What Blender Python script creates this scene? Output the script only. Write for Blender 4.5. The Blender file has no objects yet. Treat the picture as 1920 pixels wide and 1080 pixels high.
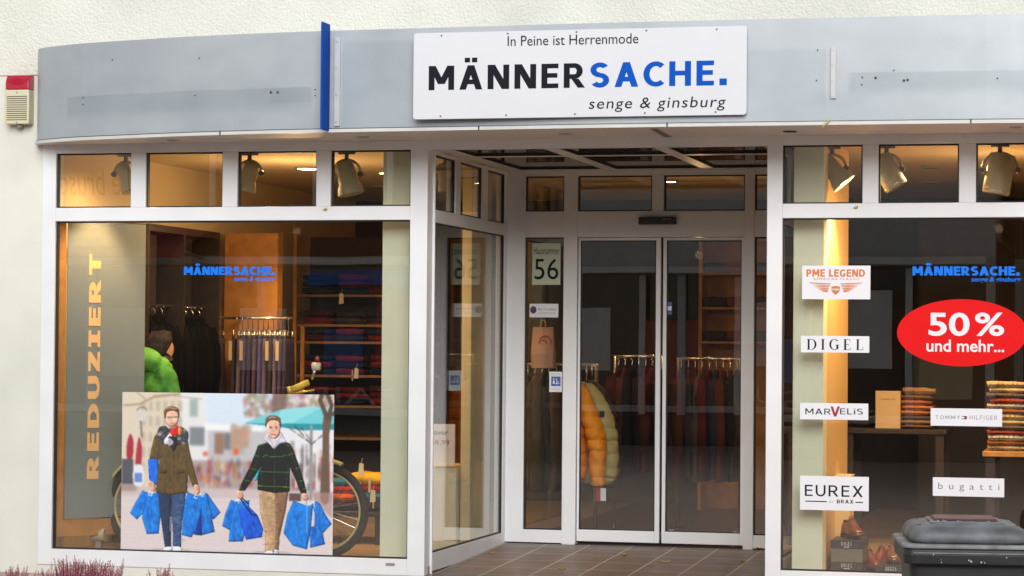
import bpy, bmesh, math, random
import numpy as np
from mathutils import Vector, Matrix, noise
R = math.radians
random.seed(7)
sc = bpy.context.scene
col = sc.collection

# ---------------------------------------------------------------- camera, world, sun, exposure
FPX = 4667.0
TH, PIT, ROL = R(13.9), R(1.35), R(0.476)
CAM = np.array([4.356, -15.33, 1.47])
cf = np.array([-math.sin(TH)*math.cos(PIT), math.cos(TH)*math.cos(PIT), math.sin(PIT)])
r0 = np.array([math.cos(TH), math.sin(TH), 0.0])
u0 = np.cross(r0, cf)
cr = r0*math.cos(ROL)+u0*math.sin(ROL)
cu_ = -r0*math.sin(ROL)+u0*math.cos(ROL)
cd = bpy.data.cameras.new('camera'); cam = bpy.data.objects.new('camera', cd); col.objects.link(cam)
cd.sensor_width = 36.0; cd.lens = 36.0*FPX/1920.0; cd.clip_start = 0.1; cd.clip_end = 500
m = Matrix(((cr[0], cu_[0], -cf[0], CAM[0]), (cr[1], cu_[1], -cf[1], CAM[1]), (cr[2], cu_[2], -cf[2], CAM[2]), (0, 0, 0, 1)))
cam.matrix_world = m
sc.camera = cam

w = bpy.data.worlds.new("World"); sc.world = w; w.use_nodes = True
nt = w.node_tree
bg = nt.nodes['Background']
sky = nt.nodes.new('ShaderNodeTexSky'); sky.sky_type = 'NISHITA'; sky.sun_disc = False
SUN_EL, SUN_AZ = R(23), R(165)
sky.sun_elevation = SUN_EL; sky.sun_rotation = SUN_AZ
sky.air_density = 1.0; sky.dust_density = 1.2; sky.ozone_density = 1.0
hs = nt.nodes.new('ShaderNodeHueSaturation'); hs.inputs['Saturation'].default_value = 0.3
nt.links.new(sky.outputs[0], hs.inputs['Color']); nt.links.new(hs.outputs[0], bg.inputs[0])
bg.inputs[1].default_value = 0.10
sl = bpy.data.lights.new('sun', 'SUN'); sl.energy = 2.5; sl.angle = R(40); sl.color = (1.0, 1.0, 0.99)
so = bpy.data.objects.new('sun', sl); col.objects.link(so)
sd = Vector((math.sin(SUN_AZ)*math.cos(SUN_EL), math.cos(SUN_AZ)*math.cos(SUN_EL), math.sin(SUN_EL)))
so.rotation_euler = sd.to_track_quat('Z', 'Y').to_euler()
sc.view_settings.view_transform = 'Standard'; sc.view_settings.look = 'None'
sc.view_settings.exposure = 0.24; sc.view_settings.gamma = 1.0
sc.cycles.max_bounces = 10; sc.cycles.transparent_max_bounces = 24; sc.cycles.glossy_bounces = 5
sc.cycles.diffuse_bounces = 4
sc.cycles.caustics_reflective = False; sc.cycles.caustics_refractive = False
sc.cycles.sample_clamp_indirect = 6.0

# ---------------------------------------------------------------- measuring: a pixel of the photo to a point on a plane
def ray(x, y): return cf+cr*((x-960)/FPX)+cu_*((540-y)/FPX)
def on(x, y, ax, v):
    d = ray(x, y); return CAM+d*((v-CAM[ax])/d[ax])
def PY(x, y, Y=0.0): return on(x, y, 1, Y)
def PX(x, y, X): return on(x, y, 0, X)
def PZ(x, y, Z): return on(x, y, 2, Z)
def floor_at(x, y):
    d = ray(x, y); n = np.array([0, -.03, 1]); return CAM+d*(-(CAM@n)/(d@n))

# ---------------------------------------------------------------- helpers
def s2l(v):
    v = v/255.0
    return v/12.92 if v <= 0.04045 else ((v+0.055)/1.055)**2.4
def c3(r, g, b): return (s2l(r), s2l(g), s2l(b))

MATS = {}
LOCAL = set()
def mat(name, colr, rough=0.6, metal=0.0, var=0.12, vscale=6.0, bump=0.0, bscale=60.0, col2=None, spec=0.5, coat=0.0, coords='Object', detail=4.0):
    if name in MATS: return MATS[name]
    M = bpy.data.materials.new(name); M.use_nodes = True; n = M.node_tree; p = n.nodes['Principled BSDF']
    p.inputs['Roughness'].default_value = rough; p.inputs['Metallic'].default_value = metal
    p.inputs['Specular IOR Level'].default_value = spec
    if coat: p.inputs['Coat Weight'].default_value = coat; p.inputs['Coat Roughness'].default_value = .15
    tc = n.nodes.new('ShaderNodeTexCoord')
    nz = n.nodes.new('ShaderNodeTexNoise'); nz.inputs['Scale'].default_value = vscale; nz.inputs['Detail'].default_value = detail
    n.links.new(tc.outputs[coords], nz.inputs['Vector'])
    rp = n.nodes.new('ShaderNodeValToRGB')
    a = colr; b = col2 if col2 else tuple(x*(1-var) for x in colr)
    rp.color_ramp.elements[0].position = .35; rp.color_ramp.elements[1].position = .68
    rp.color_ramp.elements[0].color = (*b, 1); rp.color_ramp.elements[1].color = (*a, 1)
    n.links.new(nz.outputs['Fac'], rp.inputs[0]); n.links.new(rp.outputs[0], p.inputs['Base Color'])
    if bump:
        nb = n.nodes.new('ShaderNodeTexNoise'); nb.inputs['Scale'].default_value = bscale; nb.inputs['Detail'].default_value = 5
        n.links.new(tc.outputs[coords], nb.inputs['Vector'])
        bp = n.nodes.new('ShaderNodeBump'); bp.inputs['Strength'].default_value = bump; bp.inputs['Distance'].default_value = .01
        n.links.new(nb.outputs['Fac'], bp.inputs['Height']); n.links.new(bp.outputs[0], p.inputs['Normal'])
    MATS[name] = M
    return M
def emit(name, colr, s):
    if name in MATS: return MATS[name]
    M = bpy.data.materials.new(name); M.use_nodes = True; n = M.node_tree; n.nodes.clear()
    e = n.nodes.new('ShaderNodeEmission'); e.inputs[0].default_value = (*colr, 1); e.inputs[1].default_value = s
    o = n.nodes.new('ShaderNodeOutputMaterial'); n.links.new(e.outputs[0], o.inputs[0]); MATS[name] = M
    return M
def glass_mat(name, tint=(.965, .978, .972), f0=.055, wav=.02):
    M = bpy.data.materials.new(name); M.use_nodes = True; n = M.node_tree; n.nodes.clear()
    o = n.nodes.new('ShaderNodeOutputMaterial'); mx = n.nodes.new('ShaderNodeMixShader')
    tr = n.nodes.new('ShaderNodeBsdfTransparent'); tr.inputs[0].default_value = (*tint, 1)
    gl = n.nodes.new('ShaderNodeBsdfGlossy'); gl.inputs['Roughness'].default_value = 0.0
    lw = n.nodes.new('ShaderNodeLayerWeight'); lw.inputs[0].default_value = .5
    pw = n.nodes.new('ShaderNodeMath'); pw.operation = 'POWER'; pw.inputs[1].default_value = 5
    ma = n.nodes.new('ShaderNodeMath'); ma.operation = 'MULTIPLY_ADD'; ma.inputs[1].default_value = 1-f0; ma.inputs[2].default_value = f0
    n.links.new(lw.outputs['Facing'], pw.inputs[0]); n.links.new(pw.outputs[0], ma.inputs[0]); n.links.new(ma.outputs[0], mx.inputs[0])
    tc = n.nodes.new('ShaderNodeTexCoord'); nz = n.nodes.new('ShaderNodeTexNoise'); nz.inputs['Scale'].default_value = 1.1; nz.inputs['Detail'].default_value = 1
    bp = n.nodes.new('ShaderNodeBump'); bp.inputs['Strength'].default_value = wav; bp.inputs['Distance'].default_value = .02
    n.links.new(tc.outputs['Object'], nz.inputs['Vector']); n.links.new(nz.outputs['Fac'], bp.inputs['Height']); n.links.new(bp.outputs[0], gl.inputs['Normal'])
    n.links.new(tr.outputs[0], mx.inputs[1]); n.links.new(gl.outputs[0], mx.inputs[2]); n.links.new(mx.outputs[0], o.inputs[0])
    MATS[name] = M
    return M

class MB:
    def __init__(s): s.v = []; s.f = []
    def add(s, vs, fs):
        k = len(s.v); s.v += [tuple(map(float, p)) for p in vs]; s.f += [tuple(i+k for i in f) for f in fs]; return s
    def box(s, x0, x1, y0, y1, z0, z1):
        return s.add([(x0, y0, z0), (x1, y0, z0), (x1, y1, z0), (x0, y1, z0), (x0, y0, z1), (x1, y0, z1), (x1, y1, z1), (x0, y1, z1)],
                     [(0, 3, 2, 1), (4, 5, 6, 7), (0, 1, 5, 4), (1, 2, 6, 5), (2, 3, 7, 6), (3, 0, 4, 7)])
    def quad(s, a, b, c, d): return s.add([a, b, c, d], [(0, 1, 2, 3)])
    def rings(s, rings, close=True, caps=True):
        n = len(rings[0]); vs = [p for r in rings for p in r]; fs = []
        for i in range(len(rings)-1):
            for j in range(n if close else n-1):
                k = (j+1) % n; fs.append((i*n+j, i*n+k, (i+1)*n+k, (i+1)*n+j))
        if caps: fs.append(tuple(range(n-1, -1, -1))); fs.append(tuple((len(rings)-1)*n+j for j in range(n)))
        return s.add(vs, fs)
    def tube(s, path, r, n=10, caps=True):
        path = [Vector(p) for p in path]; rs = r if isinstance(r, (list, tuple)) else [r]*len(path); out = []
        up = None
        for i, p in enumerate(path):
            t = (path[min(i+1, len(path)-1)]-path[max(i-1, 0)]).normalized()
            if up is None: up = t.orthogonal().normalized()
            up = (up-t*up.dot(t)); up = up.normalized() if up.length > 1e-6 else t.orthogonal().normalized()
            b = t.cross(up)
            out.append([p+up*math.cos(2*math.pi*j/n)*rs[i]+b*math.sin(2*math.pi*j/n)*rs[i] for j in range(n)])
        return s.rings(out, caps=caps)
    def cyl(s, a, b, r, r2=None, n=20): return s.tube([a, b], [r, r if r2 is None else r2], n)
    def torus(s, c, R_, r, axis='Y', n=48, m_=10, a0=0.0, a1=2*math.pi):
        full = abs(a1-a0-2*math.pi) < 1e-6; rg = []
        for i in range(n if full else n+1):
            a = a0+(a1-a0)*i/n; ring = []
            for j in range(m_):
                b = 2*math.pi*j/m_; q = R_+r*math.cos(b); h = r*math.sin(b)
                if axis == 'Y': ring.append((c[0]+q*math.cos(a), c[1]+h, c[2]+q*math.sin(a)))
                elif axis == 'Z': ring.append((c[0]+q*math.cos(a), c[1]+q*math.sin(a), c[2]+h))
                else: ring.append((c[0]+h, c[1]+q*math.cos(a), c[2]+q*math.sin(a)))
            rg.append(ring)
        if full: rg.append(rg[0])
        return s.rings(rg, caps=not full)
    def loft(s, secs, n=20, pw=2.0):
        """secs: (cx, cy, cz, rx, ry) horizontal superellipse rings stacked upward"""
        out = []
        for cx, cy, cz, rx, ry in secs:
            ring = []
            for j in range(n):
                a = 2*math.pi*j/n; ca, sa = math.cos(a), math.sin(a)
                ring.append((cx+rx*math.copysign(abs(ca)**(2/pw), ca), cy+ry*math.copysign(abs(sa)**(2/pw), sa), cz))
            out.append(ring)
        return s.rings(out)
    def build(s, name, mt, parent=None, smooth=False, bevel=0.0, sub=0, seg=2, jitter=0.0, jscale=8.0):
        me = bpy.data.meshes.new(name); vs = s.v
        if jitter:
            vs = []
            for p in s.v:
                d = noise.noise_vector(Vector(p)*jscale+Vector((random.random()*.01, 0, 0)))
                vs.append((p[0]+d.x*jitter, p[1]+d.y*jitter, p[2]+d.z*jitter))
        me.from_pydata(vs, [], s.f); me.update()
        bm = bmesh.new(); bm.from_mesh(me); bmesh.ops.recalc_face_normals(bm, faces=bm.faces); bm.to_mesh(me); bm.free()
        if mt is not None: me.materials.append(mt)
        o = bpy.data.objects.new(name, me); col.objects.link(o)
        if smooth:
            for p in me.polygons: p.use_smooth = True
        if bevel:
            b = o.modifiers.new('bevel', 'BEVEL'); b.width = bevel; b.segments = seg; b.limit_method = 'ANGLE'; b.angle_limit = R(40); b.harden_normals = False
        if sub:
            b = o.modifiers.new('subsurf', 'SUBSURF'); b.levels = sub; b.render_levels = sub
        if parent is not None:
            o.parent = parent
            if parent.type == 'EMPTY' and parent.name not in LOCAL: o.matrix_parent_inverse = Matrix.Translation(-parent.location)
        return o
def tag(o, label=None, cat=None, group=None, kind=None):
    if label: o['label'] = label
    if cat: o['category'] = cat
    if group: o['group'] = group
    if kind: o['kind'] = kind
    return o
def thing(name, label, cat, loc=(0, 0, 0), group=None, rz=0.0, local=False):
    """An empty at the thing's base. Parts are given in world coordinates unless local=True."""
    o = bpy.data.objects.new(name, None); o.empty_display_size = .1; col.objects.link(o)
    o.location = tuple(map(float, loc)); o.rotation_euler = (0, 0, rz)
    if local: LOCAL.add(o.name)
    return tag(o, label, cat, group)
def copy_tree(o, parent=None):
    c = o.copy(); col.objects.link(c)
    if parent is not None: c.parent = parent
    for ch in list(o.children): copy_tree(ch, c)
    return c

# ---------------------------------------------------------------- lettering
def arc(cx, cy, rx, ry, tx, ty, a0, a1, n=22):
    out = []
    for i in range(n):
        p = []
        for a in (a0+(a1-a0)*i/n, a0+(a1-a0)*(i+1)/n):
            ca, sa = math.cos(R(a)), math.sin(R(a))
            p.append(((cx+rx*ca, cy+ry*sa), (cx+(rx-tx)*ca, cy+(ry-ty)*sa)))
        out.append([p[0][0], p[1][0], p[1][1], p[0][1]])
    return out
def bar(x0, y0, x1, y1): return [[(x0, y0), (x1, y0), (x1, y1), (x0, y1)]]
def para(xb, yb, xt, yt, hw): return [[(xb-hw, yb), (xb+hw, yb), (xt+hw, yt), (xt-hw, yt)]]
def glyph(ch, t):
    """block capitals of cap height 1, stem t, cross strokes h"""
    h = t*.84
    if ch == ' ': return .32, []
    if ch == '.': return t*1.2, bar(0, 0, t*1.2, t*1.2)
    if ch == 'i': return t, bar(0, 0, t, .72)+bar(0, .86, t, 1.0)
    if ch == 'I': return t, bar(0, 0, t, 1)
    if ch == '|': return t+.3, bar(.15, 0, .15+t, 1)+bar(0, 0, .15, h)+bar(.15+t, 0, t+.3, h)+bar(0, 1-h, .15, 1)+bar(.15+t, 1-h, t+.3, 1)
    if ch == 'L': return .6, bar(0, 0, t, 1)+bar(t, 0, .6, h)
    if ch in 'EF':
        g = bar(0, 0, t, 1)+bar(t, 1-h, .64, 1)+bar(t, .52-h/2, .6, .52+h/2)
        return .64, g+(bar(t, 0, .64, h) if ch == 'E' else [])
    if ch == 'T': return .72, bar(0, 1-h, .72, 1)+bar(.36-t/2, 0, .36+t/2, 1-h)
    if ch == 'H': return .8, bar(0, 0, t, 1)+bar(.8-t, 0, .8, 1)+bar(t, .52-h/2, .8-t, .52+h/2)
    if ch == 'N': return .82, bar(0, 0, t, 1)+bar(.82-t, 0, .82, 1)+para(.82-t*.62, 0, t*.62, 1, t*.62)
    if ch == 'M': return .98, bar(0, 0, t, 1)+bar(.98-t, 0, .98, 1)+para(.49, .25, t*.6, 1, t*.58)+para(.49, .25, .98-t*.6, 1, t*.58)
    if ch in 'AÄ':
        q = t*.56; wv = .88
        g = para(q, 0, wv/2, 1, q)+para(wv-q, 0, wv/2, 1, q)+bar(.22, .22, wv-.22, .22+h)
        if ch == 'Ä': g += bar(.2, 1.12, .2+t*.9, 1.12+t*.85)+bar(wv-.2-t*.9, 1.12, wv-.2, 1.12+t*.85)
        return wv, g
    if ch == 'V': q = t*.56; return .84, para(.42, 0, q, 1, q)+para(.42, 0, .84-q, 1, q)
    if ch == 'X': q = t*.6; return .84, para(q, 0, .84-q, 1, q)+para(.84-q, 0, q, 1, q)
    if ch == 'Y': q = t*.56; return .8, para(.4, .42, q, 1, q)+para(.4, .42, .8-q, 1, q)+bar(.4-t/2, 0, .4+t/2, .42)
    if ch == 'Z': return .68, bar(0, 1-h, .68, 1)+bar(0, 0, .68, h)+para(t*.65, h, .68-t*.65, 1-h, t*.65)
    if ch == 'U': return .8, bar(0, .4, t, 1)+bar(.8-t, .4, .8, 1)+arc(.4, .4, .4, .41, t, h, 180, 360)
    if ch == 'D': return .83, bar(0, 0, t, 1)+bar(t, 0, .36, h)+bar(t, 1-h, .36, 1)+arc(.36, .5, .47, .5, t, h, -90, 90)
    if ch in 'PRB':
        b0 = .46
        g = bar(0, 0, t, 1)+bar(t, 1-h, .4, 1)+bar(t, b0-h/2, .4, b0+h/2)+arc(.4, (1+b0-h/2)/2, .31, (1-b0+h/2)/2, t, h, -90, 90)
        if ch == 'R': return .8, g+para(.8-t*.6, 0, .42, b0-h/2, t*.6)
        if ch == 'B': return .75, g+bar(t, 0, .42, h)+arc(.42, (b0+h/2)/2, .33, (b0+h/2)/2, t, h, -90, 90)
        return .71, g
    if ch == 'O': return .9, arc(.45, .5, .46, .51, t, h, 0, 360, 36)
    if ch == 'C': return .74, arc(.45, .5, .46, .51, t, h, 48, 312, 30)
    if ch == 'G': return .82, arc(.45, .5, .46, .51, t, h, 48, 318, 30)+bar(.78-t, .12, .78, .5)+bar(.5, .5-h, .78-t, .5)
    if ch == 'S':
        r_ = (1+h)/4; wv = .7
        return wv, arc(wv/2, 1.01-r_, wv/2, r_+.0, t, h, 32, 270, 22)+arc(wv/2, r_-.01, wv/2, r_, t, h, 90, -148, 22)
    return .5, []
def serif(ch):
    T, q = .17, .045
    s_ = lambda x: bar(x-.07, 0, x, q)+bar(x+T, 0, x+T+.07, q)+bar(x-.07, 1-q, x, 1)+bar(x+T, 1-q, x+T+.07, 1)
    if ch == 'I': return T+.14, bar(.07, 0, .07+T, 1)+s_(.07)
    if ch == 'D': return .86, bar(.07, 0, .07+T, 1)+bar(0, 0, .07, q)+bar(0, 1-q, .07, 1)+bar(.07+T, 0, .4, q)+bar(.07+T, 1-q, .4, 1)+arc(.4, .5, .46, .5, T, q, -90, 90)
    if ch == 'L': return .66, bar(.07, 0, .07+T, 1)+bar(0, 0, .07, q)+bar(0, 1-q, .07, 1)+bar(.07+T, 1-q, .31, 1)+bar(.07+T, 0, .62, q)+bar(.6, q, .64, .26)
    if ch == 'E': return .7, bar(.07, 0, .07+T, 1)+bar(0, 0, .07, q)+bar(0, 1-q, .07, 1)+bar(.07+T, 0, .62, q)+bar(.6, q, .64, .24)+bar(.07+T, 1-q, .58, 1)+bar(.56, .78, .6, 1-q)+bar(.07+T, .5, .44, .5+q)+bar(.42, .4, .46, .5)
    if ch == 'G': return .85, arc(.46, .5, .46, .51, T, q, 40, 320, 34)+bar(.64, .08, .64+T, .44)+bar(.56, .44, .88, .44+q)
    return .4, []
def block_text(s, t=.22, gap=.12, fn=None):
    """polygons in a frame whose x runs 0..W, cap height 0..1"""
    x = 0; polys = []
    for ch in s:
        wv, g = fn(ch) if fn else glyph(ch, t)
        polys += [[(x+a, b) for a, b in p] for p in g]; x += wv+gap
    W = x-gap
    return [[(a/W, b) for a, b in p] for p in polys]
def font_text(s, off=0.0, shear=0.0, space=1.0):
    """the built-in typeface as a mesh, bounding box normalised to 0..1 both ways"""
    cu = bpy.data.curves.new('lettering', 'FONT'); cu.body = s; cu.offset = off; cu.shear = shear; cu.space_character = space; cu.resolution_u = 4
    o = bpy.data.objects.new('lettering', cu); col.objects.link(o)
    dg = bpy.context.evaluated_depsgraph_get(); dg.update()
    me = bpy.data.meshes.new_from_object(o.evaluated_get(dg))
    v = np.array([p.co[:2] for p in me.vertices]); f = [tuple(p.vertices) for p in me.polygons]
    bpy.data.objects.remove(o); bpy.data.curves.remove(cu); bpy.data.meshes.remove(me)
    lo, hi = v.min(0), v.max(0)
    return (v-lo)/(hi-lo), f
def put_text(name, mt, parent, place, text, kind='block', **kw):
    """place(u, v, d): the plane the letters lie on, d metres proud of it"""
    b = MB()
    if kind == 'font':
        v, f = font_text(text, **kw); b.add([place(p[0], p[1], .0) for p in v], f)
    else:
        for i, p in enumerate(block_text(text, **kw)):
            b.add([place(q[0], q[1], .00006*(i % 23)) for q in p], [tuple(range(len(p)))])
    return b.build(name, mt, parent)
def rect_place(x0, y0, x1, y1, Y, proud=.002):
    """a pixel box of the photo on the plane Y, as real metres"""
    a = PY(x0, y1, Y); b = PY(x1, y0, Y)
    c_, d_ = PY(x1, y1, Y), PY(x0, y0, Y)
    X0, X1 = (a[0]+d_[0])/2, (b[0]+c_[0])/2; Z0, Z1 = (a[2]+c_[2])/2, (b[2]+d_[2])/2
    return lambda u, v, d: (X0+(X1-X0)*u, Y-proud-d, Z0+(Z1-Z0)*v)
def pbox(x0, y0, x1, y1, Y):
    f = rect_place(x0, y0, x1, y1, Y, 0); a = f(0, 0, 0); b = f(1, 1, 0); return a[0], b[0], a[2], b[2]

# ---------------------------------------------------------------- materials
WHITE = mat('white_frame', (.79, .80, .82), .35, var=.09, vscale=2.2, detail=10)
GASKET = mat('gasket', (.012, .012, .013), .6)
GLASS = glass_mat('window_glass', f0=.11)
GLASS_SIDE = glass_mat('side_glass', f0=.075, wav=.0)
GLASS_CEIL = glass_mat('ceiling_glass', f0=.08, tint=(.8, .8, .78), wav=0)
BLACK = mat('black_plastic', (.012, .012, .014), .45)
DARK = mat('dark_interior', (.03, .024, .021), .8)
BLUE = mat('sign_blue', c3(0, 80, 180), .7, var=.04, spec=.15)
NAVY = mat('sign_black', c3(26, 26, 36), .75, var=.04, spec=.15)
INK = mat('ink', c3(30, 33, 40), .75, var=.02, spec=.15)
PAPER = mat('white_paper', (.76, .76, .80), .5, var=.03)
CHROME = mat('chrome', (.7, .68, .62), .2, metal=1.0)
STEEL = mat('dull_metal', (.45, .45, .46), .42, metal=.8)
WOOD = mat('dark_wood', (.024, .015, .011), .55, var=.4, vscale=14)
OAK = mat('orange_wood', (.50, .23, .055), .5, var=.3, vscale=9)
WARMWALL = mat('warm_wall', (.66, .53, .33), .85, var=.06, vscale=2)
PALEGREEN = mat('pale_green', (.84, .83, .62), .75, var=.08, vscale=2.5, bump=.05, bscale=200)
def plaster(name, colr, strength, scale, dist):
    M = bpy.data.materials.new(name); M.use_nodes = True; n = M.node_tree; p = n.nodes['Principled BSDF']; p.inputs['Roughness'].default_value = .92
    tc = n.nodes.new('ShaderNodeTexCoord')
    nz = n.nodes.new('ShaderNodeTexNoise'); nz.inputs['Scale'].default_value = scale; nz.inputs['Detail'].default_value = 5; nz.inputs['Roughness'].default_value = .62
    vo = n.nodes.new('ShaderNodeTexVoronoi'); vo.inputs['Scale'].default_value = scale*.8; vo.feature = 'SMOOTH_F1'
    ad = n.nodes.new('ShaderNodeMath'); ad.operation = 'SUBTRACT'
    bp = n.nodes.new('ShaderNodeBump'); bp.inputs['Strength'].default_value = strength; bp.inputs['Distance'].default_value = dist
    n.links.new(tc.outputs['Object'], nz.inputs[0]); n.links.new(tc.outputs['Object'], vo.inputs['Vector'])
    n.links.new(nz.outputs['Fac'], ad.inputs[0]); n.links.new(vo.outputs['Distance'], ad.inputs[1]); n.links.new(ad.outputs[0], bp.inputs['Height']); n.links.new(bp.outputs[0], p.inputs['Normal'])
    big = n.nodes.new('ShaderNodeTexNoise'); big.inputs['Scale'].default_value = 1.3; big.inputs['Detail'].default_value = 6
    rp = n.nodes.new('ShaderNodeValToRGB'); rp.color_ramp.elements[0].position = .3; rp.color_ramp.elements[1].position = .62
    rp.color_ramp.elements[0].color = (*[x*.84 for x in colr], 1); rp.color_ramp.elements[1].color = (*colr, 1)
    n.links.new(tc.outputs['Object'], big.inputs[0]); n.links.new(big.outputs['Fac'], rp.inputs[0]); n.links.new(rp.outputs[0], p.inputs['Base Color'])
    MATS[name] = M
    return M
ROUGHCAST = plaster('roughcast', (.71, .705, .635), .6, 85, .010)
RENDER = plaster('smooth_render', (.70, .695, .625), .25, 20, .005)
def tiles_mat():
    M = bpy.data.materials.new('floor_tiles'); M.use_nodes = True; n = M.node_tree; p = n.nodes['Principled BSDF']
    tc = n.nodes.new('ShaderNodeTexCoord'); mp = n.nodes.new('ShaderNodeMapping'); mp.inputs['Location'].default_value = (-.333, -.615, 0)
    br = n.nodes.new('ShaderNodeTexBrick'); br.offset = 0.0; br.inputs['Scale'].default_value = 1.0
    br.inputs['Brick Width'].default_value = .308; br.inputs['Row Height'].default_value = .42; br.inputs['Mortar Size'].default_value = .005; br.inputs['Mortar Smooth'].default_value = .1
    br.inputs['Color1'].default_value = (.19, .13, .10, 1); br.inputs['Color2'].default_value = (.165, .112, .088, 1); br.inputs['Mortar'].default_value = (.62, .54, .48, 1)
    nz = n.nodes.new('ShaderNodeTexNoise'); nz.inputs['Scale'].default_value = 5; nz.inputs['Detail'].default_value = 8
    mx = n.nodes.new('ShaderNodeMixRGB'); mx.blend_type = 'MULTIPLY'; mx.inputs[0].default_value = .5
    n.links.new(tc.outputs['Object'], mp.inputs[0]); n.links.new(mp.outputs[0], br.inputs[0]); n.links.new(tc.outputs['Object'], nz.inputs[0])
    n.links.new(br.outputs[0], mx.inputs[1]); n.links.new(nz.outputs['Fac'], mx.inputs[2]); n.links.new(mx.outputs[0], p.inputs['Base Color'])
    rr = n.nodes.new('ShaderNodeMapRange'); rr.inputs[3].default_value = .3; rr.inputs[4].default_value = .6
    n.links.new(nz.outputs['Fac'], rr.inputs[0]); n.links.new(rr.outputs[0], p.inputs['Roughness'])
    MATS['floor_tiles'] = M
    return M
def paving_mat(name, c1, c2, mort, bw, bh, rot=0.0):
    M = bpy.data.materials.new(name); M.use_nodes = True; n = M.node_tree; p = n.nodes['Principled BSDF']; p.inputs['Roughness'].default_value = .8
    tc = n.nodes.new('ShaderNodeTexCoord'); mp = n.nodes.new('ShaderNodeMapping'); mp.inputs['Rotation'].default_value = (0, 0, rot)
    br = n.nodes.new('ShaderNodeTexBrick'); br.inputs['Scale'].default_value = 1.0; br.inputs['Brick Width'].default_value = bw; br.inputs['Row Height'].default_value = bh; br.inputs['Mortar Size'].default_value = .008
    br.inputs['Color1'].default_value = (*c1, 1); br.inputs['Color2'].default_value = (*c2, 1); br.inputs['Mortar'].default_value = (*mort, 1)
    n.links.new(tc.outputs['Object'], mp.inputs[0]); n.links.new(mp.outputs[0], br.inputs[0]); n.links.new(br.outputs[0], p.inputs['Base Color'])
    return M

# ---------------------------------------------------------------- ground
PAVE = paving_mat('street_paving', (.53, .41, .345), (.45, .345, .29), (.25, .21, .18), .21, .105, R(35))
tag(MB().quad((-40, -60, -.06), (40, -60, -.06), (40, 20, -.06), (-40, 20, -.06)).build('pavement', PAVE), 'reddish brown paved street in front of the shop', 'pavement', kind='structure')
tf = MB(); tf.add([(.0, -.05, -.0015), (2.19, -.05, -.0015), (2.19, 2.16, .0648), (0, 2.16, .0648), (0, -.05, -.06), (2.19, -.05, -.06), (2.19, 2.16, -.06), (0, 2.16, -.06)],
                  [(0, 1, 2, 3), (0, 1, 5, 4), (1, 2, 6, 5), (2, 3, 7, 6), (3, 0, 4, 7)])
tag(tf.build('entrance_floor', tiles_mat()), 'brown tiled floor of the recessed shop entrance', 'tiled floor', kind='structure')

# ---------------------------------------------------------------- the shop building
XL, XR = -2.669, 4.85
building = thing('shop_building', 'cream rendered building with white framed shop windows and recessed entrance', 'building', (0, 0, -.06))
b = MB(); zs = PY(30, 141)[2]
b.box(-14, 14, 0, .35, zs, 9)                                   # upper wall
b.box(-2.669, 4.85, .02, .35, 2.8, zs-.0005)
b.build('upper_wall', ROUGHCAST, building)
for a, c in ((-14, -2.671), (4.852, 14)): MB().box(a, c, .012, .35, -.06, zs).build('lower_wall', RENDER, building)
for a, c in ((-2.669, 0), (2.185, 4.85)): MB().box(a, c, .01, .2, -.06, -.001).build('plinth', RENDER, building)
FLOORZ = .055
for a, c, y, mt in ((-2.75, 0, .08, mat('shop_floor', (.36, .25, .14), .45, var=.2, vscale=5)), (0, 2.185, 2.17, mat('shop_floor_shaded', (.055, .04, .034), .4, var=.3, vscale=5)), (2.185, 4.95, .08, MATS['shop_floor'])):  # middle strip is the same floor, its shade put into a darker colour
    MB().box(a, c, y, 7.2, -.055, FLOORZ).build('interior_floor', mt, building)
b = MB(); b.box(-2.75, -.02, .072, 7.2, 2.82, 2.95); b.box(-.02, 2.2, 2.14, 7.2, 2.82, 2.95); b.box(2.2, 4.95, .072, 7.2, 2.82, 2.95); b.box(-.02, 2.2, .072, 2.14, 2.85, 2.95)
b.build('interior_ceiling', WARMWALL, building)
for a, c in ((-2.85, -2.69), (4.86, 5.0)): MB().box(a, c, .36, 7.2, -.055, 2.82).build('side_wall', WARMWALL, building)
MB().box(-2.69, 4.86, 7.0, 7.2, FLOORZ, 2.82).build('back_wall', mat('back_wall', (.035, .03, .03), .8, var=.2), building)

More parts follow.
